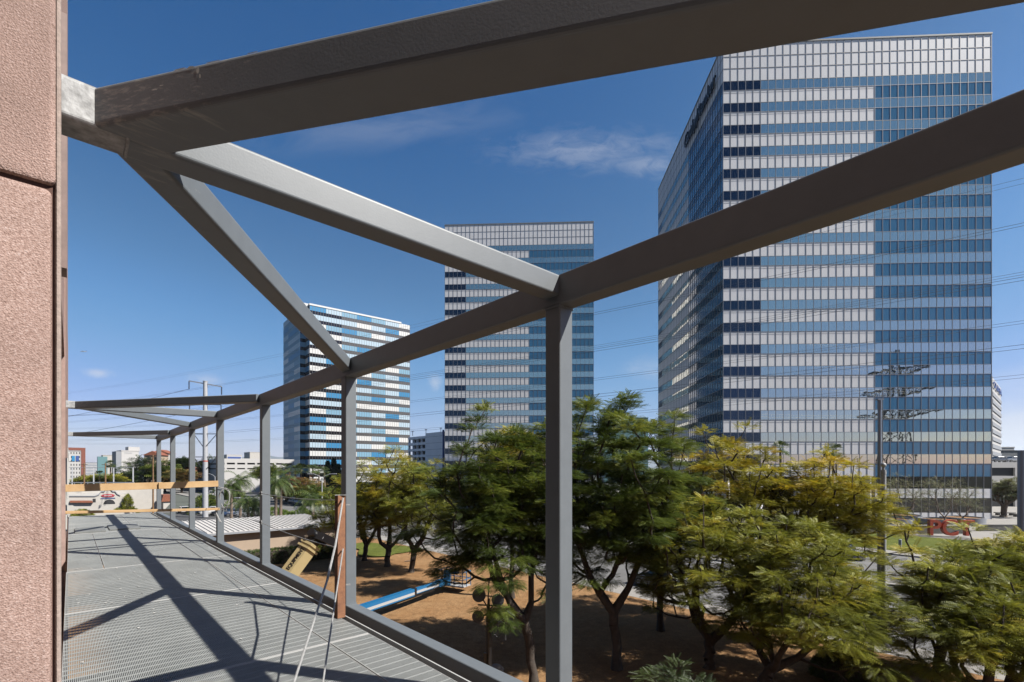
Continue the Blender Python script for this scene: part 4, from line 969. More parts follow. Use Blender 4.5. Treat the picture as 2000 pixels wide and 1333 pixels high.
for z, l in ((39,9),(33,10.5),(26,11.5)):
    for s in (-1,1):
        for q in (0,.55): wires.append((z-2.2+q*.9, s*l+q))
wires = [(45.2,-.6),(45.2,.9)]+wires
order = ['topmost', 'second from the top']+['third level, near side, lower strand','third level, near side, upper strand','third level, far side, lower strand','third level, far side, upper strand','middle level, near side, lower strand','middle level, near side, upper strand','middle level, far side, lower strand','middle level, far side, upper strand','bottom level, near side, lower strand','bottom level, near side, upper strand','bottom level, far side, lower strand','bottom level, far side, upper strand']
for (z, off), nm in zip(wires, order):
    a = PA+lp_*off+Vector((0,0,z)); b = PB+lp_*off+Vector((0,0,z))
    rope('power_line', sag(a, b, 5.5, 26), (.016 if z > 44 else .020), 'dark power line crossing the sky before the towers, '+nm, 'power line', 'high voltage lines across the sky', M['wire'], 4)
pp = Vector((at(401,918,92).x, 92, 0))
for (py0, px1, py1, lb) in ((760,0,838,'upper'),(800,0,812,'middle'),(806,0,868,'lower')):
    a = Vector((pp.x-3.0, 92, zpx(py0,92))); b = at(px1, py1, 120)
    rope('service_line', sag(a, b, .5, 14), .03, f'{lb} thin service line running left from the pale power pole', 'power line', 'service lines of the power pole', M['wire'], 4)
# ================================================================= airliner
p = at(163, 687, 1500); o = thing('airliner', 'tiny white airliner flying in the blue sky at the left', 'aeroplane', p, .15)
mb = MB(); mb.tube([(-9,0,.3),(-7.5,0,0),(6,0,0),(9,0,1)], [.3,1.0,1.0,.25], 8); mb.build('fuselage', M['bwhite'], o, True, False)
mb = MB(); mb.prism([(-2,0),(1,0),(4.5,9),(3.4,9)], (0,0,-.2), (1,0,0), (0,1,.1), (0,0,.2)); mb.prism([(-2,0),(1,0),(4.5,-9),(3.4,-9)], (0,0,-.2), (1,0,0), (0,1,-.1), (0,0,.2)); mb.build('wing', M['bwhite'], o, fix=False)
mb = MB(); mb.prism([(6,.6),(8.2,.6),(9.4,3.6),(8.4,3.6)], (0,-.1,0), (1,0,0), (0,0,1), (0,.2,0)); mb.build('tail_fin', M['signblue'], o, fix=False)
# ================================================================= vegetation
M['bark'] = mat('bark', (.075,.055,.040), .95, var=.4, vscale=5, bump=.6, bscale=25)
M['palebark'] = mat('pale_bark', (.28,.21,.16), .95, var=.3, vscale=4, bump=.4, bscale=20)
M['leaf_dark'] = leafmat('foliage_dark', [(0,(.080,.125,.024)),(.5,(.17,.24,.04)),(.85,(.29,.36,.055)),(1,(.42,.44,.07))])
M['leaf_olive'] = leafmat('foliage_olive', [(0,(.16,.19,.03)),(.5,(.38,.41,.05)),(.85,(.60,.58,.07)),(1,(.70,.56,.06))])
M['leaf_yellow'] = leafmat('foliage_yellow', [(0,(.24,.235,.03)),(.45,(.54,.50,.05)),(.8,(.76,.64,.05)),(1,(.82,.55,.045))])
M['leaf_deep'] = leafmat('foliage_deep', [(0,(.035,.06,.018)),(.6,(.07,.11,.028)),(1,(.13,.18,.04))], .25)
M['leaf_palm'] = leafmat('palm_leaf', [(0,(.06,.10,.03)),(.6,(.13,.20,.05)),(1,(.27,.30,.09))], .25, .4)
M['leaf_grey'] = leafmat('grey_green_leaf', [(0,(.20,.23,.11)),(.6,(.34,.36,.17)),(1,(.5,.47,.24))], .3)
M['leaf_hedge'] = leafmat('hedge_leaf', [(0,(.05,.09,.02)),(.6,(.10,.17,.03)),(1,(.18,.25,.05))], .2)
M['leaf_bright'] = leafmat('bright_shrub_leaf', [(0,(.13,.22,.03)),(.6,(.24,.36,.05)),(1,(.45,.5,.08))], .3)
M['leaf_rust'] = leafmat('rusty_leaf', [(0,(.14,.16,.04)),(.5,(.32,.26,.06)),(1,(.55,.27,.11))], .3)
def fast_mesh(name, Vt, Q, m, tint=None, parent=None):
    me = bpy.data.meshes.new(name); nv, nf, k = len(Vt), len(Q), Q.shape[1]
    me.vertices.add(nv); me.vertices.foreach_set('co', np.ascontiguousarray(Vt, np.float32).ravel())
    me.loops.add(nf*k); me.loops.foreach_set('vertex_index', np.ascontiguousarray(Q, np.int32).ravel())
    me.polygons.add(nf); me.polygons.foreach_set('loop_start', np.arange(0, nf*k, k, dtype=np.int32))
    try: me.polygons.foreach_set('loop_total', np.full(nf, k, np.int32))
    except Exception: pass
    me.update(calc_edges=True)
    if tint is not None:
        a = me.attributes.new('tint', 'FLOAT', 'FACE'); a.data.foreach_set('value', np.ascontiguousarray(tint, np.float32))
    me.materials.append(m); o = bpy.data.objects.new(name, me); C.objects.link(o); o.parent = parent
    return o
def frond_tpl(k, w, droop, lw):
    """unit-length feathery frond: k pairs of kite leaflets"""
    V0 = []; Q0 = []
    for i in range(k):
        s = .12+.83*i/(k-1); ll = w*(math.sin(math.pi*(.15+.75*s)))**.7
        for sd in (-1, 1):
            bx, bz = s, -droop*s*s
            tip = (bx+ll*.45, sd*ll, bz-droop*.5*ll-.02)
            mid1 = (bx+ll*.2+lw, sd*ll*.45, bz-droop*.25*ll); mid2 = (bx+ll*.2-lw, sd*ll*.45, bz-droop*.25*ll)
            b = len(V0); V0 += [(bx,0,bz), mid1, tip, mid2]; Q0.append((b,b+1,b+2,b+3))
    b = len(V0); V0 += [(.0,-.008,0),(1.0,-.004,-droop),(1.0,.004,-droop),(0,.008,0)]; Q0.append((b,b+1,b+2,b+3))
    return np.array(V0), np.array(Q0)
def place_fronds(tpl, P, Dr, Ln, roll, tint, rng):
    V0, Q0 = tpl; n = len(P)
    d = Dr/np.linalg.norm(Dr, axis=1, keepdims=True); up = np.tile([0,0,1.], (n,1))
    y = np.cross(up, d); y /= np.maximum(np.linalg.norm(y, axis=1, keepdims=True), 1e-4); z = np.cross(d, y)
    c, s = np.cos(roll)[:,None], np.sin(roll)[:,None]; y, z = y*c+z*s, z*c-y*s
    Vt = P[:,None,:]+Ln[:,None,None]*(V0[None,:,0:1]*d[:,None,:]+V0[None,:,1:2]*y[:,None,:]+V0[None,:,2:3]*z[:,None,:])
    Q = Q0[None]+(np.arange(n)*len(V0))[:,None,None]
    T = np.clip(np.repeat(tint, len(Q0))+rng.normal(0,.05,n*len(Q0)), 0, 1)
    return Vt.reshape(-1,3), Q.reshape(-1,4), T
def make_tree(name, label, base, cen, rad, seed, leaf, ncl=150, nfr=55, fl=.42, r0=.22, fork=.45, group=None, tpl=None, kfr=7, lob=.22, top_yellow=.25, cat='tree', bark='bark', nfork=3, inner=.35, spread=.55, vmin=-.72, rose=.42):
    """base: ground point; cen, rad: crown ellipsoid in world coordinates"""
    rng = np.random.default_rng(seed); rr = random.Random(seed)
    base = Vector(base); c = np.array(cen)-np.array(base); rad = np.array(rad)
    # lumpy crown envelope, samples mostly near its skin
    ph = rng.uniform(0, 6.28, 6)
    cl = []
    while len(cl) < ncl:
        v = rng.normal(size=3); v /= np.linalg.norm(v)
        if v[2] < vmin: continue
        a = math.atan2(v[1], v[0])
        k = 1+lob*(.6*math.sin(2*a+ph[0]+2*v[2])+.5*math.sin(3*a+ph[1]-3*v[2])+.5*math.sin(5*a+ph[2]+ph[3]*v[2]))
        f = (rng.uniform(.72,1.0) if rng.random() > inner else rng.uniform(.3,.75))
        cl.append(c+v*rad*k*f)
    cl = np.array(cl)
    fp = np.array([c[0]*fork*.6, c[1]*fork*.6, max((c[2]-rad[2])*.85, c[2]*.28)])
    pts = [np.zeros(3)]; par = [-1]
    n0 = 5
    for i in range(1, n0+1):
        f = i/n0; p = fp*f; p = p+np.array([fp[0]*.25*math.sin(f*3.1)*-.6+rng.normal(0,.05), fp[1]*.1+rng.normal(0,.05), 0])*(f<1)*1.0
        pts.append(p); par.append(len(pts)-2)
    root = len(pts)-1
    # main limbs
    for i in range(nfork):
        a = 2*math.pi*(i+rr.uniform(-.2,.2))/nfork; tgt = c+np.array([math.cos(a)*rad[0]*.45, math.sin(a)*rad[1]*.45, -rad[2]*.1+rr.uniform(-.2,.35)*rad[2]])
        prev = root
        for k in range(1, 5):
            f = k/4; p = fp+(tgt-fp)*f+np.array([math.cos(a)*rad[0]*.10*math.sin(math.pi*f), math.sin(a)*rad[1]*.10*math.sin(math.pi*f), -.10*rad[2]*math.sin(math.pi*f)])+rng.normal(0,.09,3)
            pts.append(p); par.append(prev); prev = len(pts)-1
    depth = [0.]*len(pts)
    for i in range(1, len(pts)): depth[i] = depth[par[i]]+np.linalg.norm(pts[i]-pts[par[i]])
    tips = []
    for ci in np.argsort(np.linalg.norm(cl-fp, axis=1)):
        q = cl[ci]; A = np.array(pts[root:]); dd = np.linalg.norm(A-q, axis=1)+.32*np.array(depth[root:])+1.5*np.maximum(0, A[:,2]-q[2])
        j = int(np.argmin(dd))+root; p0 = pts[j]; n = max(2, int(np.linalg.norm(q-p0)/.45)); prev = j
        n = min(n, 7); bend = np.array([0,0,-.14*np.linalg.norm(q-p0)])
        for k in range(1, n+1):
            f = k/n; p = p0+(q-p0)*f+bend*math.sin(math.pi*f)+(rng.normal(0,.045,3) if k < n else 0)
            pts.append(p); par.append(prev); depth.append(depth[prev]+np.linalg.norm(p-pts[prev])); prev = len(pts)-1
        tips.append(prev)
    n = len(pts); rd = np.zeros(n); ch = np.zeros(n)
    for t in tips: ch[t] += .013**2.2
    for i in range(n-1, 0, -1): ch[i] = max(ch[i], .010**2.2); ch[par[i]] += ch[i]*.96
    rd = ch**(1/2.2); rd = rd*(r0/rd[1]); rd = np.maximum(rd, .008); rd[0] = rd[1]*1.45
    o = thing(name, label, cat, base, 0, group)
    # wood
    NS = 6; vs = []; qs = []
    for i in range(1, n):
        a, b = pts[par[i]], pts[i]; d = b-a; ln = np.linalg.norm(d)
        if ln < 1e-4: continue
        d = d/ln; x = np.cross(d, [0,0,1.] if abs(d[2]) < .9 else [1.,0,0]); x /= np.linalg.norm(x); y = np.cross(d, x); a = a-d*min(rd[i]*.5, .04)
        ra, rb = min(rd[par[i]], rd[i]*1.5) if i > n0 else rd[par[i]], rd[i]
        k0 = len(vs)
        for p, r in ((a, ra), (b, rb)):
            for k in range(NS): th = 2*math.pi*k/NS; vs.append(p+(x*math.cos(th)+y*math.sin(th))*r)
        for k in range(NS): qs.append((k0+k, k0+(k+1)%NS, k0+NS+(k+1)%NS, k0+NS+k))
    w = fast_mesh('trunk', np.array(vs), np.array(qs), M[bark], None, o); w.data.shade_smooth()
    # sprays
    T = np.array([pts[t] for t in tips]); m = len(T)
    idx = np.repeat(np.arange(m), nfr); N_ = len(idx)
    off = rng.normal(size=(N_,3)); off /= np.linalg.norm(off, axis=1, keepdims=True); off *= (rng.random(N_)**.5)[:,None]*spread
    off[:,2] *= .38
    P = T[idx]+off
    out = (P-c)/rad; out[:,2] *= .6
    tier = off.copy(); tier[:,2] = 0
    D_ = out*.55+tier*1.6+rng.normal(0,rose,(N_,3)); D_[:,2] = D_[:,2]*.55+.12
    Ln = fl*rng.uniform(.65,1.2,N_); roll = rng.normal(0,.35,N_)
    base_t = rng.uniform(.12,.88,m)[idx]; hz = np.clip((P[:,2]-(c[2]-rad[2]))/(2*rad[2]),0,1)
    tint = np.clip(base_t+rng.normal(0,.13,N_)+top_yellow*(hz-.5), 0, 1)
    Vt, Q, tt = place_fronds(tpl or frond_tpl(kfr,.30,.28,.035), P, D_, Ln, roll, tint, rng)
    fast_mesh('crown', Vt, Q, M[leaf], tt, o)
    return o
def crown(px, py, Y, rx, ry, depth=None):
    c = at(px, py, Y); return c, (rx/F*Y, depth or rx/F*Y, ry/F*Y)
def tree_at(label, bx, bY, cpx, cpy, cY, rx, ry, seed, leaf, **k):
    c, r = crown(cpx, cpy, cY, rx, ry, k.pop('depth', None)); b = Vector(((bx-1000)/F*bY, bY, 0.0))
    return make_tree(k.pop('name', 'park_tree'), label, b, c, r, seed, leaf, **k)
PT = frond_tpl(7,.30,.30,.042)
for lb, bx, bY, cx_, cy_, cY, rx, ry, sd, lf, kw in (
 ('dark green park tree left of the wide central post, limb over the floodlight mast', 1043, 20.0, 975, 1010, 21.2, 130, 172, 11, 'leaf_dark', dict(ncl=270, r0=.20, lob=.3, depth=2.9, vmin=-.8, nfr=80)),
 ('tallest dark green park tree right of the wide central post, with a leaning trunk', 1205, 21.7, 1180, 975, 23.0, 180, 192, 12, 'leaf_dark', dict(ncl=350, nfr=88, r0=.22, lob=.2, depth=4.0, vmin=-.9)),
 ('bright olive park tree with thick forked trunk, right of the tallest dark tree', 1385, 21.7, 1392, 1108, 22.5, 168, 128, 13, 'leaf_olive', dict(ncl=230, r0=.22, depth=3.4)),
 ('spreading olive park tree with low crooked limb, bottom left of the flagpoles', 1480, 19.3, 1572, 1180, 19.5, 158, 145, 14, 'leaf_olive', dict(ncl=220, r0=.21, depth=3.0)),
 ('yellow green park tree before the mirrored tower corner', 1475, 28.0, 1422, 972, 28.0, 122, 120, 15, 'leaf_yellow', dict(ncl=220, r0=.2, top_yellow=.4, lob=.3)),
 ('yellow green park tree rising just left of the flagpoles', 1580, 24.5, 1612, 1003, 24.5, 98, 108, 16, 'leaf_yellow', dict(ncl=200, r0=.19, top_yellow=.4, lob=.3)),
 ('airy olive park tree before the giant red letters', 1830, 19.8, 1868, 1150, 19.8, 118, 92, 17, 'leaf_olive', dict(ncl=110, r0=.18, lob=.45, top_yellow=.4, inner=.5)),
 ('olive park tree filling the bottom right corner', 1905, 16.5, 1940, 1250, 17.0, 155, 105, 18, 'leaf_olive', dict(ncl=150, r0=.2, lob=.4, depth=2.4)),
 ('dark green park tree set back behind the tallest one, reaching the olive tree', 1290, 27.0, 1275, 1015, 27.0, 100, 82, 26, 'leaf_dark', dict(ncl=200, r0=.18)),
 ('olive park tree at the right frame edge, behind the corner tree', 1975, 20.3, 1972, 1128, 20.3, 92, 88, 27, 'leaf_olive', dict(ncl=130, r0=.17, lob=.4, top_yellow=.4)),
 ('small low green tree at the bottom edge, right of the wide central post', 1340, 14.5, 1335, 1380, 14.5, 68, 72, 19, 'leaf_deep', dict(ncl=45, nfr=46, fl=.30, r0=.08, lob=.5, spread=.4, tpl=frond_tpl(11,.22,.35,.022)))):
    k = dict(nfr=56, fl=.38, spread=.52, group='feathery park trees', tpl=PT, rose=.26); k.update(kw); tree_at(lb, bx, bY, cx_, cy_, cY, rx, ry, sd, lf, **k)
FT = frond_tpl(5,.34,.25,.05)
tree_at('olive yellow tree with a straight trunk, leftmost of the three beyond the blue lift', 712, 48, 725, 985, 47, 62, 85, 21, 'leaf_olive', ncl=120, nfr=34, fl=.62, r0=.22, group='trees behind the blue lift', tpl=FT)
tree_at('olive yellow tree with a stout trunk, middle of the three beyond the blue lift', 757, 44.8, 765, 978, 45, 72, 88, 22, 'leaf_yellow', ncl=130, nfr=34, fl=.6, r0=.26, group='trees behind the blue lift', tpl=FT)
tree_at('olive yellow tree with a Y-forked trunk, rightmost of the three beyond the blue lift', 803, 42.0, 822, 985, 42, 70, 82, 23, 'leaf_olive', ncl=130, nfr=34, fl=.58, r0=.24, group='trees behind the blue lift', tpl=FT, nfork=2)
tree_at('thin dark olive tree behind the rusty post at the hedge', 690, 44, 668, 1010, 43.5, 42, 62, 24, 'leaf_olive', ncl=70, nfr=32, fl=.55, r0=.16, group='trees behind the blue lift', tpl=FT, lob=.4)
tree_at('yellowish street tree peeping over the dark tree left of the central post', 1000, 34, 1000, 900, 34, 62, 62, 25, 'leaf_yellow', ncl=90, nfr=34, fl=.5, r0=.18, group='trees behind the blue lift', tpl=FT)
# background broadleaf trees
BT = frond_tpl(4,.42,.2,.09)
bgt = [(590,956,130,48,22,'leaf_rust','orange tinged bushy tree on the mulch island'),(628,968,125,30,17,'leaf_dark','green bushy tree beside the twin street lamp'),(560,962,140,22,14,'leaf_rust','small bronze tree left of the mulch island'),
 (250,938,190,22,20,'leaf_deep','dark dense tree beside the gantry, lower left of the mass'),(285,922,200,30,26,'leaf_deep','largest dark dense tree right of the gantry'),(322,925,195,22,24,'leaf_dark','dark green tree behind the farthest grey post'),(355,935,190,20,22,'leaf_rust','brownish hillside tree below the houses'),(356,905,230,10,9,'leaf_deep','small round dark tree alone on the ridge'),(418,915,210,20,18,'leaf_deep','dark tree right of the pale power pole'),(168,941,180,14,8,'leaf_olive','olive tree at the far left behind the gantry'),(207,938,175,18,9,'leaf_olive','olive tree between the gantry legs'),(520,925,165,16,14,'leaf_dark','dark tree before the white parking deck'),(405,985,110,12,16,'leaf_dark','green shrub tree at the foot of the pale power pole'),(447,968,150,16,14,'leaf_dark','dark green tree behind the palm row')]
for i, (px, py, Y, rx, ry, lf, lb) in enumerate(bgt):
    tree_at(lb, px, Y, px, py, Y, rx, ry, 40+i, lf, ncl=60, nfr=26, fl=1.5*Y/150, r0=.4, group='background trees', tpl=BT, name='broadleaf_tree', spread=1.7*Y/150, bark='palebark' if i == 0 else 'bark')
# wispy plaza trees in planters
WT = frond_tpl(5,.18,.2,.03)
for i, (px, py, pyb, rx, ry) in enumerate(((1735,970,1024,34,36),(1772,962,1017,36,36),(1845,968,1026,40,40),(1880,975,1022,32,34))):
    b = gnd(px, pyb+4); tree_at(['wispy pale tree in the leftmost planter','wispy pale tree in the second planter','wispy pale tree behind the letter P','wispy pale tree behind the letter T'][i], px, b.y, px, py, b.y, rx, ry, 60+i, 'leaf_grey', ncl=70, nfr=16, fl=.6, r0=.10, group='wispy trees on the plaza', tpl=WT, name='planter_tree', bark='palebark', nfork=4, spread=.8)
tree_at('rounded coral tree with pale twisted limbs at the right edge behind the glass tower', 1960, 92, 1968, 960, 92, 36, 24, 70, 'leaf_grey', ncl=120, nfr=26, fl=.6, r0=.45, tpl=BT, name='coral_tree', bark='palebark', nfork=5, spread=.6)
for i, (px, Y, h) in enumerate(((640,175,20),(652,178,22),(660,174,18))):
    b = Vector(((px-1000)/F*Y, Y, 0)); rng = np.random.default_rng(80+i)
    o = thing('cypress', ['slim dark cypress before the patchwork tower, left of three','slim dark cypress before the patchwork tower, tallest middle one','slim dark cypress before the patchwork tower, right of three'][i], 'tree', b, 0, 'cypresses'); h *= .55
    n = 1500; z = rng.random(n); a = rng.uniform(0,6.28,n); r = 1.0*np.sin(np.pi*np.clip(z*.9+.08,0,1))**.6*rng.uniform(.6,1,n)
    P = np.stack([r*np.cos(a), r*np.sin(a), .5+z*h],1); D_ = np.stack([np.cos(a)*.4,np.sin(a)*.4,np.ones(n)],1)
    Vt,Q,tt = place_fronds(BT,P,D_,rng.uniform(.6,1.0,n),rng.uniform(-3,3,n),rng.random(n)*.6,rng); fast_mesh('crown',Vt,Q,M['leaf_deep'],tt,o)
    mb = MB(); mb.tube([(0,0,0),(0,0,h*.6)],.15,6); mb.build('trunk',M['bark'],o,fix=False)
# hedges and shrubs
def hedge(name, label, pts_fn, n, size, leaf, loc, group=None, core=None):
    rng = np.random.default_rng(len(label)); o = thing(name, label, 'hedge' if 'hedge' in name else 'shrub', loc, 0, group)
    P, Nn = pts_fn(rng, n); D_ = Nn+rng.normal(0,.5,P.shape)
    Vt,Q,tt = place_fronds(BT,P,D_,rng.uniform(.6,1.2,n)*size,rng.uniform(-3,3,n),np.clip(rng.normal(.45,.22,n),0,1),rng)
    fast_mesh('foliage',Vt,Q,M[leaf],tt,o)
    if core: mb = MB(); core(mb); mb.build('twigs', M['bark'], o, fix=False)
    return o
def box_pts(w, d, h):
    def f(rng, n):
        P = np.stack([rng.uniform(0,w,n), rng.uniform(0,d,n), rng.uniform(0,h,n)],1); k = rng.integers(0,3,n); Nn = np.zeros((n,3))
        P[k==0,1] = 0+rng.normal(0,.03,(k==0).sum()); Nn[k==0,1] = -1; P[k==1,2] = h+rng.normal(0,.04,(k==1).sum()); Nn[k==1,2] = 1
        q = k==2; P[q,0] = np.where(rng.random(q.sum())<.5, 0, w); Nn[q,0] = np.where(P[q,0]<w/2,-1,1)
        return P, Nn
    return f
a_ = et(9.0, 48.9, 0); o = hedge('clipped_hedge', 'long clipped dark hedge along the tan building', box_pts(12.0,1.0,1.3), 5200, .22, 'leaf_hedge', a_, None, lambda mb: mb.box((.08,.08,0),(11.9,.9,1.2))); o.rotation_euler = (0,0,ROT_ET)
def dome_pts(rx, ry, h):
    def f(rng, n):
        v = rng.normal(size=(n,3)); v[:,2] = np.abs(v[:,2]); v /= np.linalg.norm(v,axis=1,keepdims=True); return v*np.array([rx,ry,h])*rng.uniform(.93,1.03,(n,1)), v
    return f
b = at(1648,1275,21).xy.to_3d(); hedge('round_hedge', 'clipped dome shaped hedge half hidden below the flagpoles', dome_pts(1.25,1.1,1.35), 5000, .11, 'leaf_hedge', b, None, lambda mb: mb.sphere((0,0,0),1.0,14,8,(1.15,1.0,1.25)))
for i, (px, py, rx, h, lf, lb) in enumerate(((536,1010,1.5,1.6,'leaf_bright','bright green shrub beyond the metal roof, next to the tall grey post'),(552,1013,1.4,1.3,'leaf_bright','bright green shrub beyond the metal roof, second from the grey post'),(570,1015,1.1,1.2,'leaf_bright','small bright shrub before the road sign'),(590,1014,1.3,1.9,'leaf_bright','bright green shrub right of the road sign'),(604,1016,1.2,1.4,'leaf_dark','darker green shrub behind the rusty post'),(395,998,2.6,3.4,'leaf_dark','big round shrub at the foot of the pale power pole'),(456,998,2.4,2.6,'leaf_bright','round bright bush in the parking lot row'),(500,1000,2.2,2.0,'leaf_dark','dark bush under the palms in the parking lot'),(160,1000,1.6,1.2,'leaf_olive','flowering bush before the curved garden wall'),(245,1001,2.2,1.0,'leaf_olive','low bush at the foot of the restaurant front'),(249,985,.9,3.6,'leaf_olive','climbing vine on the corner of the restaurant'))):
    b = gnd(px, max(py, 1004)) if i not in (8,9,10) else Vector((p0.x+lx(px)*VX[0]-UX[0]*(6.5 if i==8 else .8), p0.y+lx(px)*VX[1]-UX[1]*(6.5 if i==8 else .8), 0))
    hedge('shrub', lb, dome_pts(rx, rx*.8, h), 700, .42, lf, b, 'garden shrubs', lambda mb, rx=rx, h=h: [mb.tube([(0,0,0),(rx*.4*math.cos(k),rx*.4*math.sin(k),h*.7)],.03,4) for k in range(5)])
# dry grass and fallen leaves on the park ground
rng = np.random.default_rng(3); n = 26000
ee = rng.uniform(2.5,29.2,n); tt_ = rng.uniform(-8,48,n); P = np.stack([VX[0]*ee+UX[0]*tt_, VX[1]*ee+UX[1]*tt_, np.full(n,.03)+.12*np.maximum(0,np.sin(ee*.35+1)*np.sin(tt_*.22)*np.minimum(1,(29.4-ee)/5))],1)
D_ = rng.normal(0,1,(n,3)); D_[:,2] = np.abs(D_[:,2])*.35
Vt,Q,t_ = place_fronds(frond_tpl(2,.3,.2,.06),P,D_,rng.uniform(.05,.16,n),rng.uniform(-.5,.5,n),rng.random(n),rng)
M['litter'] = leafmat('dry_litter', [(0,(.20,.10,.04)),(.5,(.36,.21,.09)),(1,(.55,.38,.18))], .1)
tag(fast_mesh('dry_litter', Vt, Q, M['litter'], t_), kind='stuff')
# ================================================================= palms
def palm(px, Y, htop, kind, label, seed, group, s=1.0, pale=True):
    b = Vector(((px-1000)/F*Y, Y, 0)); rng = np.random.default_rng(seed); rr = random.Random(seed); H = zpx(htop, Y)
    o = thing('palm_tree', label, 'palm', b, rr.uniform(0,6), group)
    hc = H-(1.6*s if kind == 'fan' else 1.9*s); cv = rr.uniform(-.4,.4)
    mb = MB(); pts = [(cv*math.sin(f*2), cv*.5*f, hc*f) for f in [i/8 for i in range(9)]]; mb.tube(pts, [.20*s*(1.25-.45*i/8) for i in range(9)], 8); mb.build('trunk', M['palebark' if pale else 'bark'], o, True, False)
    top = np.array(pts[-1]); Vl, Ql, Tl = [], [], []; base = 0
    if kind == 'fan':
        for i in range(34):
            a = rng.uniform(0,6.28); el = rng.uniform(-.7,1.3); d = np.array([math.cos(a)*math.cos(el), math.sin(a)*math.cos(el), math.sin(el)]); x = np.cross(d,[0,0,1.]); x /= np.linalg.norm(x); y = np.cross(x,d)
            st = top+d*.75*s; L_ = 1.05*s
            for k in range(9):
                th = (k-4)*.26; q = d*math.cos(th)+x*math.sin(th); q2 = q+np.array([0,0,-.25]); w = np.cross(q,y)*.055*s
                Vl += [st-w*.3, st+q*L_*.6-w, st+q2*L_, st+q*L_*.6+w]; Ql.append((base,base+1,base+2,base+3)); base += 4; Tl.append(rng.uniform(.1,1))
            w = x*.02*s; Vl += [top-w, st-w, st+w, top+w]; Ql.append((base,base+1,base+2,base+3)); base += 4; Tl.append(.5)
        fast_mesh('crown', np.array(Vl), np.array(Ql), M['leaf_palm'], np.array(Tl), o)
    else:
        for i in range(26):
            a = i*2.4+rng.uniform(-.3,.3); el = 1.15-1.55*i/26+rng.uniform(-.15,.15); L_ = rng.uniform(2.4,3.2)*s; p = top.copy(); d = np.array([math.cos(a)*math.cos(el), math.sin(a)*math.cos(el), math.sin(el)])
            for k in range(12):
                q = p+d*L_/12; sd = np.cross(d,[0,0,1.]); sd /= max(np.linalg.norm(sd),1e-3)
                for sg in (-1,1):
                    tip = p+sd*sg*.55*s*math.sin(math.pi*(.12+.85*k/12))**.6+d*.25*s+np.array([0,0,-.32*s]); Vl += [p, p+d*.06*s, tip, p-d*.05*s]; Ql.append((base,base+1,base+2,base+3)); base += 4; Tl.append(rng.uniform(.1,.9))
                    tip = tip+d*.12*s; Vl += [q, q+d*.04, tip, q-d*.05*s]; Ql.append((base,base+1,base+2,base+3)); base += 4; Tl.append(rng.uniform(.1,.9))
                p = q; d = d+np.array([0,0,-.16]); d /= np.linalg.norm(d)
        fast_mesh('crown', np.array(Vl), np.array(Ql), M['leaf_palm'], np.array(Tl), o)
    return o
for a in ((1525,72,858,'fan','fan palm showing above the yellow tree before the mirrored tower, left one',1,'fan palms by the mirrored tower',.95),(1622,74,862,'fan','fan palm showing above the yellow tree before the mirrored tower, right one',2,'fan palms by the mirrored tower',.95),
 (452,82,928,'feather','feather palm with a pale trunk, left of the pair behind the coiled cable',3,'feather palms in the parking lot',1.0),(470,84,915,'feather','tallest feather palm with a pale trunk, right of the pair behind the coiled cable',4,'feather palms in the parking lot',1.1),
 (487,74,957,'feather','short feather palm with a brown trunk, left of two slim ones',5,'feather palms in the parking lot',1.0),(495,76,960,'feather','short feather palm with a brown trunk, right of two slim ones',6,'feather palms in the parking lot',1.0),
 (538,72,918,'feather','feather palm leaning right of the tall grey post, front one',7,'feather palms in the parking lot',1.0),(547,75,915,'feather','feather palm just behind the leaning one, with a split looking trunk',8,'feather palms in the parking lot',1.05),
 (610,70,946,'feather','slender feather palm standing at the roadside by the rusty post',9,'feather palms in the parking lot',1.1),
 (557,150,903,'fan','fan palm in the row before the patchwork tower, leftmost',10,'fan palm row',1.35),(577,148,906,'fan','fan palm in the row before the patchwork tower, second',11,'fan palm row',1.3),(589,150,903,'fan','fan palm in the row before the patchwork tower, middle',12,'fan palm row',1.4),(611,150,903,'fan','fan palm in the row before the patchwork tower, at its corner',13,'fan palm row',1.45),(622,155,909,'fan','fan palm in the row before the patchwork tower, shaded one',14,'fan palm row',1.3),(636,158,910,'fan','fan palm in the row before the patchwork tower, rightmost by the cypresses',15,'fan palm row',1.3),
 (216,190,897,'fan','fan palm beside the teal office block, tallest of the far left',16,'palms at the far left',1.3),(196,170,918,'fan','fan palm between the gantry legs',17,'palms at the far left',1.1)):
    palm(*a)
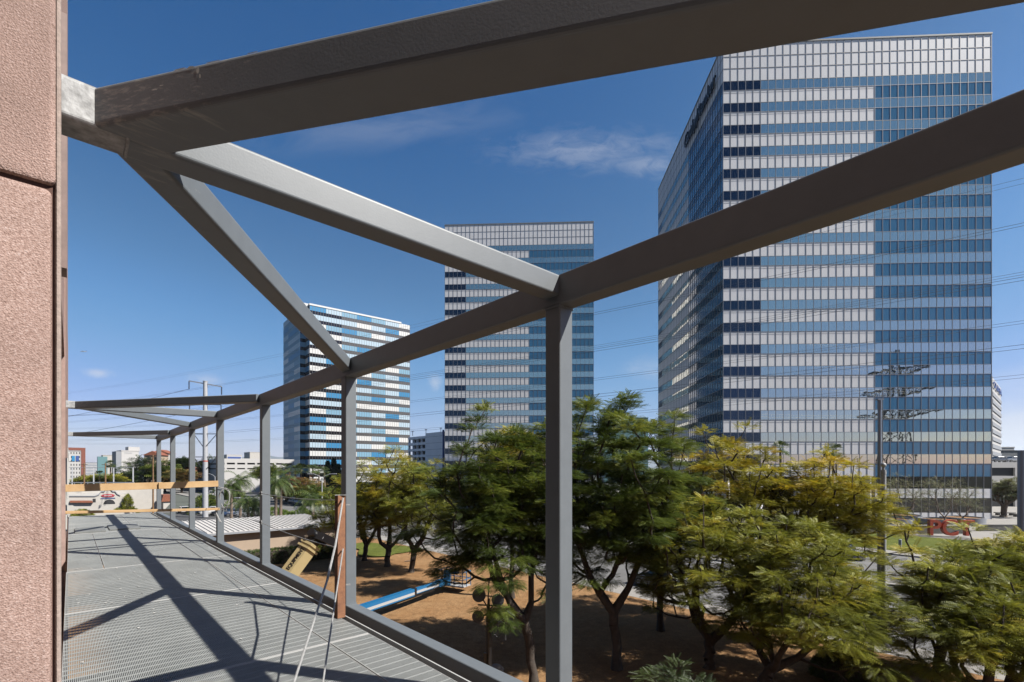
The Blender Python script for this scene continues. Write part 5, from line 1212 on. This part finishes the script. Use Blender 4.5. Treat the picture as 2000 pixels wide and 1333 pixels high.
# ================================================================= vehicles
M['tyre'] = mat('tyre', (.015,.015,.015), .8); M['rim'] = mat('rim', (.45,.45,.46), .3, .8)
M['carglass'] = mat('car_glass', (.015,.018,.02), .05, 0, .8); M['lampglass'] = mat('headlamp', (.7,.7,.68), .1, 0, .6); M['tail'] = mat('tail_lamp', (.35,.01,.01), .2)
paint = {}
for nm, c in (('white',(.75,.75,.74)),('black',(.012,.012,.014)),('silver',(.42,.43,.45)),('blue',(.03,.06,.14)),('red',(.30,.03,.03)),('grey',(.12,.125,.13))):
    paint[nm] = mat('car_paint_'+nm, c, .28, .1, .5, coat=.6)
def car(label, e, t, z, ang, col, kind='sedan', group='cars on the streets and lots', pos=None):
    p = et(e, t, z) if pos is None else Vector(pos)
    o = thing('parked_car', label, 'car', p, ROT_ET+R(90)+R(ang), group)
    suv = kind == 'suv'
    sec = [(-2.25,.35,.72,.70),(-2.2,.30,.86,.82),(-1.6,.24,.96,.89),(0,.22,1.0 if suv else .96,.91),(1.3,.24,.94,.90),(2.0,.28,.82,.84),(2.25,.36,.62,.72)]
    prof = []
    mb = MB(); n = 0; rings = []
    for x, zb, zt, hw in sec:
        rings.append([(x,-hw*.95,zb),(x,-hw,zb+.15),(x,-hw,(zb+zt)/2+.1),(x,-hw*.9,zt-.03),(x,-hw*.75,zt),(x,hw*.75,zt),(x,hw*.9,zt-.03),(x,hw,(zb+zt)/2+.1),(x,hw,zb+.15),(x,hw*.95,zb)])
    vs = [q for r in rings for q in r]; k = 10
    fs = [(j*k+i, j*k+(i+1)%k, (j+1)*k+(i+1)%k, (j+1)*k+i) for j in range(len(sec)-1) for i in range(k)]+[tuple(range(k-1,-1,-1)), tuple((len(sec)-1)*k+i for i in range(k))]
    mb.add(vs, fs)
    h = 1.72 if suv else 1.42; xr = -2.1 if suv else -1.55
    # roof panel
    mb.add([(xr+.45,-.60,h),(.35,-.60,h),(.35,.60,h),(xr+.45,.60,h),(xr+.40,-.66,h-.07),(.45,-.66,h-.07),(.45,.66,h-.07),(xr+.40,.66,h-.07)],[(0,1,2,3),(0,4,5,1),(1,5,6,2),(2,6,7,3),(3,7,4,0)])
    for x0, x1 in ((xr, xr+.42),(1.2,.43),(-.45,-.42)):
        for s in (-1,1): mb.bar((x0,s*.80,.95),(x1,s*.655,h-.05),.07,.05)
    mb.build('body', paint[col], o, True, False)
    mb = MB(); a = [(xr+.02,-.79,.93),(1.18,-.79,.93),(1.18,.79,.93),(xr+.02,.79,.93),(xr+.42,-.64,h-.05),(.42,-.64,h-.05),(.42,.64,h-.05),(xr+.42,.64,h-.05)]
    mb.add(a, [(0,1,5,4),(1,2,6,5),(2,3,7,6),(3,0,4,7)]); mb.build('windows', M['carglass'], o, False, False)
    for x in (-1.4,1.4):
        for s in (-1,1):
            mb = MB(); mb.tube([(x,s*.70,.32),(x,s*.92,.32)], .325, 14); w = mb.build('wheel', M['tyre'], o, False, False)
            mb = MB(); mb.tube([(x,s*.90,.32),(x,s*.93,.32)], .20, 10); mb.build('rim', M['rim'], w, False, False)
    for s in (-1,1):
        mb = MB(); mb.box((2.1,s*.62-.16,.60),(2.235,s*.62+.16,.72)); mb.build('headlight', M['lampglass'], o, fix=False)
        mb = MB(); mb.box((-2.26,s*.62-.15,.66),(-2.15,s*.62+.15,.78)); mb.build('tail_light', M['tail'], o, fix=False)
    return o
def egnd(px, py, z=0.0):
    g = gnd(px, py, z); return (g.x, g.y, z)
lots = [(415,1006,'white','suv',90,'white van sized car beside the pale power pole'),(388,1004,'blue','sedan',80,'dark blue car seen between two far grey posts'),(436,1007,'black','sedan',85,'black car before the bright bush in the lot'),(458,1008,'blue','sedan',95,'dark blue car right of the black one in the lot'),(487,1009,'silver','suv',90,'silver car in the lot under the short palms'),(508,1008,'grey','sedan',90,'dark grey car beside the tall grey post'),(360,1002,'white','sedan',0,'white car beside the tiled porch')]
for px, py, c, k, a, lb in lots: car(lb, 0, 0, 0, a, c, k, pos=egnd(px, py, -.1))
far = [(430,962,'black','sedan',0,'black car parked on the far street by the power pole'),(440,966,'red','sedan',0,'red car parked on the far street'),(411,960,'white','suv',0,'white car higher on the far street'),(575,975,'silver','suv',10,'silver car at the mulch island'),(587,978,'black','suv',10,'black car at the mulch island'),(240,930,'white','sedan',0,'white car far behind the gantry'),(222,926,'red','sedan',0,'red car far behind the gantry'),(233,933,'silver','sedan',0,'silver car far behind the gantry')]
for px, py, c, k, a, lb in far: car(lb, 0, 0, 0, a, c, k, pos=egnd(px, py+8, -.12))
street = [(34,8,'blue','sedan',0,'dark blue car under the trees on the near lane at the right'),(34.2,-3,'silver','suv',0,'silver car at the right edge on the near lane'),(38.5,2,'black','suv',0,'black car on the middle lane behind the tree trunks'),(42.2,26,'black','sedan',0,'black car on the boulevard glimpsed right of the tall dark tree'),(42,-8,'white','sedan',0,'white car on the boulevard near the right edge'),(55,0,'silver','sedan',180,'silver car on the far carriageway behind the olive tree'),(59,14,'white','suv',180,'white car on the far carriageway before the lawn'),(51.5,38,'grey','suv',180,'grey car on the far carriageway behind the yellow tree'),(55,50,'white','sedan',180,'white car on the far carriageway beyond the tall dark tree'),(34,20,'white','sedan',0,'white car on the near lane behind the forked tree')]
for e, t, c, k, a, lb in street: car(lb, e, t, GZ, a, c, k)
for i, (px, c, lb) in enumerate(((1948,'grey','dark car on the roof of the right parking deck, beside the glass tower'),(1978,'silver','silver car on the roof of the right parking deck, at the frame edge'))):
    p = at(px, 903, 121.5); car(lb, 0,0,0, 50, c, 'sedan', pos=(p.x, p.y, zpx(903,118)+.01))
# ---- cream boom with black jib, standing just outside the deck
M['cream'] = mat('cream_paint', (.72,.57,.29), .35, .0, .5, var=.04, vscale=3, coat=.2)
M['jib'] = mat('black_jib', (.014,.014,.016), .35, 0, .5)
M['liftblue'] = mat('lift_blue', (.02,.22,.50), .35, 0, .5, coat=.2); M['liftwhite'] = mat('lift_white', (.66,.66,.66), .4)
Yb = 9.2
A0 = at(567,1118,Yb); A1 = at(606,1065,Yb+.25); dA = (A1-A0).normalized(); base_pt = A0-dA*7.2
lift = thing('cream_boom_lift', 'cream boom lift with a black jib rising beyond the deck edge, lettered on its arm', 'boom lift', (base_pt.x, base_pt.y, 0))
wdir = Vector((.93,-.30,0)).normalized(); wdir = (wdir-dA*wdir.dot(dA)).normalized(); nrm = wdir.cross(dA).normalized()
if nrm.y > 0: nrm = -nrm
mb = MB(); x, y = wdir, nrm
def cs(w, h): return [(-w/2,-h/2),(w/2,-h/2),(w/2,h/2),(-w/2,h/2)]
mb.sweep([base_pt+dA*.4, A1], cs(.235,.24), x, y); mb.build('boom', M['cream'], lift)
mb = MB(); mb.sweep([A1-dA*.10, A1-dA*.06], cs(.30,.30), x, y); mb.sweep([A1-dA*.02, A1+dA*.03], cs(.28,.28), x, y); mb.build('end_collar', M['cream'], lift)
mb = MB(); mb.sweep([A1+dA*.03, A1+dA*.22], cs(.18,.18), x, y); J = A1+dA*.20; jd = (at(662,1072,Yb-.1)-at(603,1048,Yb+.1)).normalized()
jx = jd.cross(nrm).normalized()
mb.sweep([J-jd*.05+nrm*.05, J+jd*.22+Vector((0,0,.02)), J+jd*.62], cs(.15,.16), jx, nrm); mb.tube([J-nrm*.2, J+nrm*.2], .08, 12)
mb.sweep([A1+dA*.10-x*.15, A1-dA*.35-x*.19], cs(.04,.06), x, y); mb.tube([A1+dA*.05-x*.17, A1+dA*.2-x*.10, J+jd*.2-Vector((0,0,.12))], .035, 6); jb = mb.build('jib', M['jib'], lift)
mb = MB(); mb.tube([J+jd*.18+nrm*.085, J+jd*.18+nrm*.06], .045, 14); mb.build('white_roundel', M['liftwhite'], jb)
TA = A1-dA*.355+nrm*.1225+wdir*.02
text_mesh('lettering', 'EQUIPMENT', Matrix.Translation(TA) @ Matrix(((dA.x,(nrm.cross(dA)).x,nrm.x,0),(dA.y,(nrm.cross(dA)).y,nrm.y,0),(dA.z,(nrm.cross(dA)).z,nrm.z,0),(0,0,0,1))), .122, .004, M['jib'], lift, 0, .72, .004)
mb = MB(); bp = base_pt; mb.box((bp.x-1.2,bp.y-.9,.5),(bp.x+1.2,bp.y+.9,1.2)); mb.tube([(bp.x,bp.y,1.2),(bp.x,bp.y,1.7)],.55,14); mb.box((bp.x-.5,bp.y-.6,1.7),(bp.x+.9,bp.y+.6,max(2.0,bp.z+.3))); mb.build('chassis', M['cream'], lift)
for sx_ in (-1,1):
    for sy_ in (-1,1): mb = MB(); mb.tube([(bp.x+sx_*.95,bp.y+sy_*.78,.45),(bp.x+sx_*.95,bp.y+sy_*1.12,.45)],.45,16); mb.build('wheel', M['tyre'], lift)
# ---- blue lift lying low on the lawn
B1 = at(862,1138,34.6); B0 = at(700,1196,27.6); B0.z = B1.z+.05; dB = (B1-B0).normalized()
lift2 = thing('blue_boom_lift', 'blue boom lift with its long arm lowered and railed basket under the dark tree', 'boom lift', (B0.x,B0.y,0))
sB = dB.cross(Vector((0,0,1))).normalized(); uB = Vector((0,0,1))
mb = MB(); Bs = B0-dB*3.5
mb.sweep([Bs, B0+dB*(B1-B0).length*.62], cs(.42,.46), sB, uB); mb.build('boom', M['liftblue'], lift2)
LB_ = (B1-B0).length; Bm = B0+dB*LB_*.62
mb = MB(); mb.sweep([B0, B1-dB*.3], cs(.32,.34), sB, uB); mb.build('inner_boom', M['liftblue'], lift2)
mb = MB(); mb.sweep([Bs+sB*.216-uB*.06, Bm+sB*.216-uB*.06], cs(.012,.17), sB, uB); mb.sweep([Bm+sB*.166-uB*.04, B1-dB*.5+sB*.166-uB*.04], cs(.012,.16), sB, uB); mb.build('white_stripe', M['liftwhite'], lift2)
mb = MB(); mb.sweep([Bm-dB*.2, Bm], cs(.46,.50), sB, uB); mb.build('boom_collar', M['jib'], lift2)
mb = MB(); mb.sweep([Bs-uB*.34, B1-dB*.9-uB*.30], cs(.16,.14), sB, uB); mb.build('cable_track', M['jib'], lift2)
mb = MB(); mb.sweep([B1-dB*.5, B1+dB*.3], cs(.40,.40), sB, uB); mb.tube([B1+dB*.3-sB*.4, B1+dB*.3+sB*.4], .16, 10); mb.box((-.25,-.35,-.3),(.25,.35,.75), Matrix.Translation(B1+dB*.75)); mb.build('boom_head', M['liftblue'], lift2)
Mk = Matrix.Translation(B1+dB*1.05-Vector((0,0,B1.z-.42))) @ Matrix.Rotation(math.atan2(dB.y,dB.x),4,'Z')
mb = MB(); mb.box((0,-1.1,0),(1.1,1.1,.08),Mk); bk = mb.build('basket_floor', M['liftwhite'], lift2)
mb = MB()
for z in (.55,1.1):
    for p, q in (((0,-1.1),(1.1,-1.1)),((1.1,-1.1),(1.1,1.1)),((1.1,1.1),(0,1.1)),((0,1.1),(0,-1.1))): mb.tube([Mk@Vector((*p,z)), Mk@Vector((*q,z))], .03, 6)
for p in ((0,-1.1),(.55,-1.1),(1.1,-1.1),(1.1,-.37),(1.1,.37),(1.1,1.1),(.55,1.1),(0,1.1),(0,.37),(0,-.37)): mb.tube([Mk@Vector((*p,0)), Mk@Vector((*p,1.1))], .03, 6)
mb.build('basket_rail', M['liftblue'], lift2)
mb = MB(); mb.box((.15,-.5,.9),(.45,.3,1.2),Mk); mb.build('control_box', M['jib'], lift2)
mb = MB(); Q0 = Bs-dB*.6; mb.box((Q0.x-1.3,Q0.y-1.0,.5),(Q0.x+1.3,Q0.y+1.0,1.1)); mb.box((Q0.x-.7,Q0.y-.7,1.1),(Q0.x+.7,Q0.y+.7,1.75)); mb.build('chassis', M['liftblue'], lift2)
for sx_ in (-1,1):
    for sy_ in (-1,1): mb = MB(); mb.tube([(Q0.x+sx_*1.0,Q0.y+sy_*.85,.45),(Q0.x+sx_*1.0,Q0.y+sy_*1.15,.45)],.45,16); mb.build('wheel', M['tyre'], lift2)
# ---- floodlight mast
Yf = 19.6; pf = Vector(((955-1000)/F*Yf, Yf, 0)); Hf = zpx(1196, Yf)
fl_ = thing('floodlight_mast', 'black floodlight mast with four round grey lamps under the dark tree limb', 'floodlight', pf)
mb = MB(); mb.bar((0,0,0),(0,0,Hf),.17,.17,.02); mb.box((-.20,-.06,Hf-2.0),(-.09,.06,Hf-1.65)); mb.build('mast', M['jib'], fl_, False, False)
mb = MB(); mb.box((-.5,-.4,.0),(.5,.4,.5)); mb.build('base', M['jib'], fl_, False, False)
M['lampgrey'] = mat('lamp_cover', (.06,.062,.066), .6)
for dx, dz, rr_ in ((-.42,-.14,.24),(.32,-.28,.26),(-.38,.72,.27),(.36,.52,.25)):
    c = Vector((dx,-.12,dz+Hf)); n_ = Vector((.1 if dx>0 else -.25,-1,.18)).normalized()
    mb = MB(); mb.tube([c, c+n_*.10], rr_, 22); mb.tube([c-n_*.16, c], [rr_*.35, rr_], 22); ld_ = mb.build('lamp', M['lampgrey'], fl_, True, False)
    mb = MB(); mb.tube([c-n_*.1, Vector((0,0,Hf-.1+max(0,dz)*.3))], .028, 6); mb.build('bracket', M['jib'], ld_, False, False)
mb = MB(); mb.tube([(0,0,Hf-.1),(0,0,Hf+.55)], .04, 8); mb.bar((-.45,0,Hf+.3),(.45,0,Hf+.25),.05,.05); mb.build('cross_tree', M['jib'], fl_, False, False)
mb = MB(); cb = Vector((.66,-.1,Hf-.30))
mb.tube([Vector((.5,-.1,Hf+.5)), Vector((.42,-.1,Hf+.2)), cb], .02, 6)
coil = [cb+Vector((.045*math.cos(i*.9), .045*math.sin(i*.9), -i*.0075)) for i in range(110)]; mb.tube(coil, .014, 5)
mb.tube([Vector((.0,-.1,Hf-.1)), Vector((.08,-.1,Hf-.75)), Vector((.36,-.1,Hf-.98)), Vector((.62,-.1,Hf-.7)), cb], .010, 5); mb.build('coiled_lead', M['jib'], fl_, False, False)
# ---- pale boulder and a pipe on the mulch
pb = gnd(969, 1314); o = thing('pale_boulder', 'pale rounded boulder at the foot of the floodlight mast', 'rock', pb)
mb = MB(); mb.sphere((0,0,.12), .32, 12, 8, (1.1,.9,.8)); r = random.Random(2); mb.v = [(a*(1+r.uniform(-.08,.08)), b_*(1+r.uniform(-.08,.08)), c) for a, b_, c in mb.v]; mb.build('rock', M['concrete'], o, True, False)
g0, g1 = gnd(802,1098), gnd(806,1092); o = thing('fallen_stick', 'pale broken stick lying on the dry mulch beside the forked trunk', 'stick', g0)
mb = MB(); mb.tube([g0+Vector((-.6,0,.06)), g0+Vector((.1,.2,.10)), g0+Vector((.35,-.1,.45))], .05, 6); mb.build('branch', M['palebark'], o)
# ---- timber debris on the kerb side and small hedge bits kept off
# ================================================================= haze
hm = bpy.data.materials.new('haze'); hm.use_nodes = True; hn = hm.node_tree.nodes; hn.remove(hn['Principled BSDF'])
pv = hn.new('ShaderNodeVolumePrincipled'); pv.inputs['Density'].default_value = 0.00004; pv.inputs['Color'].default_value = (.74,.87,1,1); pv.inputs['Anisotropy'].default_value = .2
hm.node_tree.links.new(pv.outputs[0], hn['Material Output'].inputs['Volume'])
mb = MB(); mb.box((-17000,-1600,-3),(17000,15500,540)); tag(mb.build('haze', hm), kind='stuff')
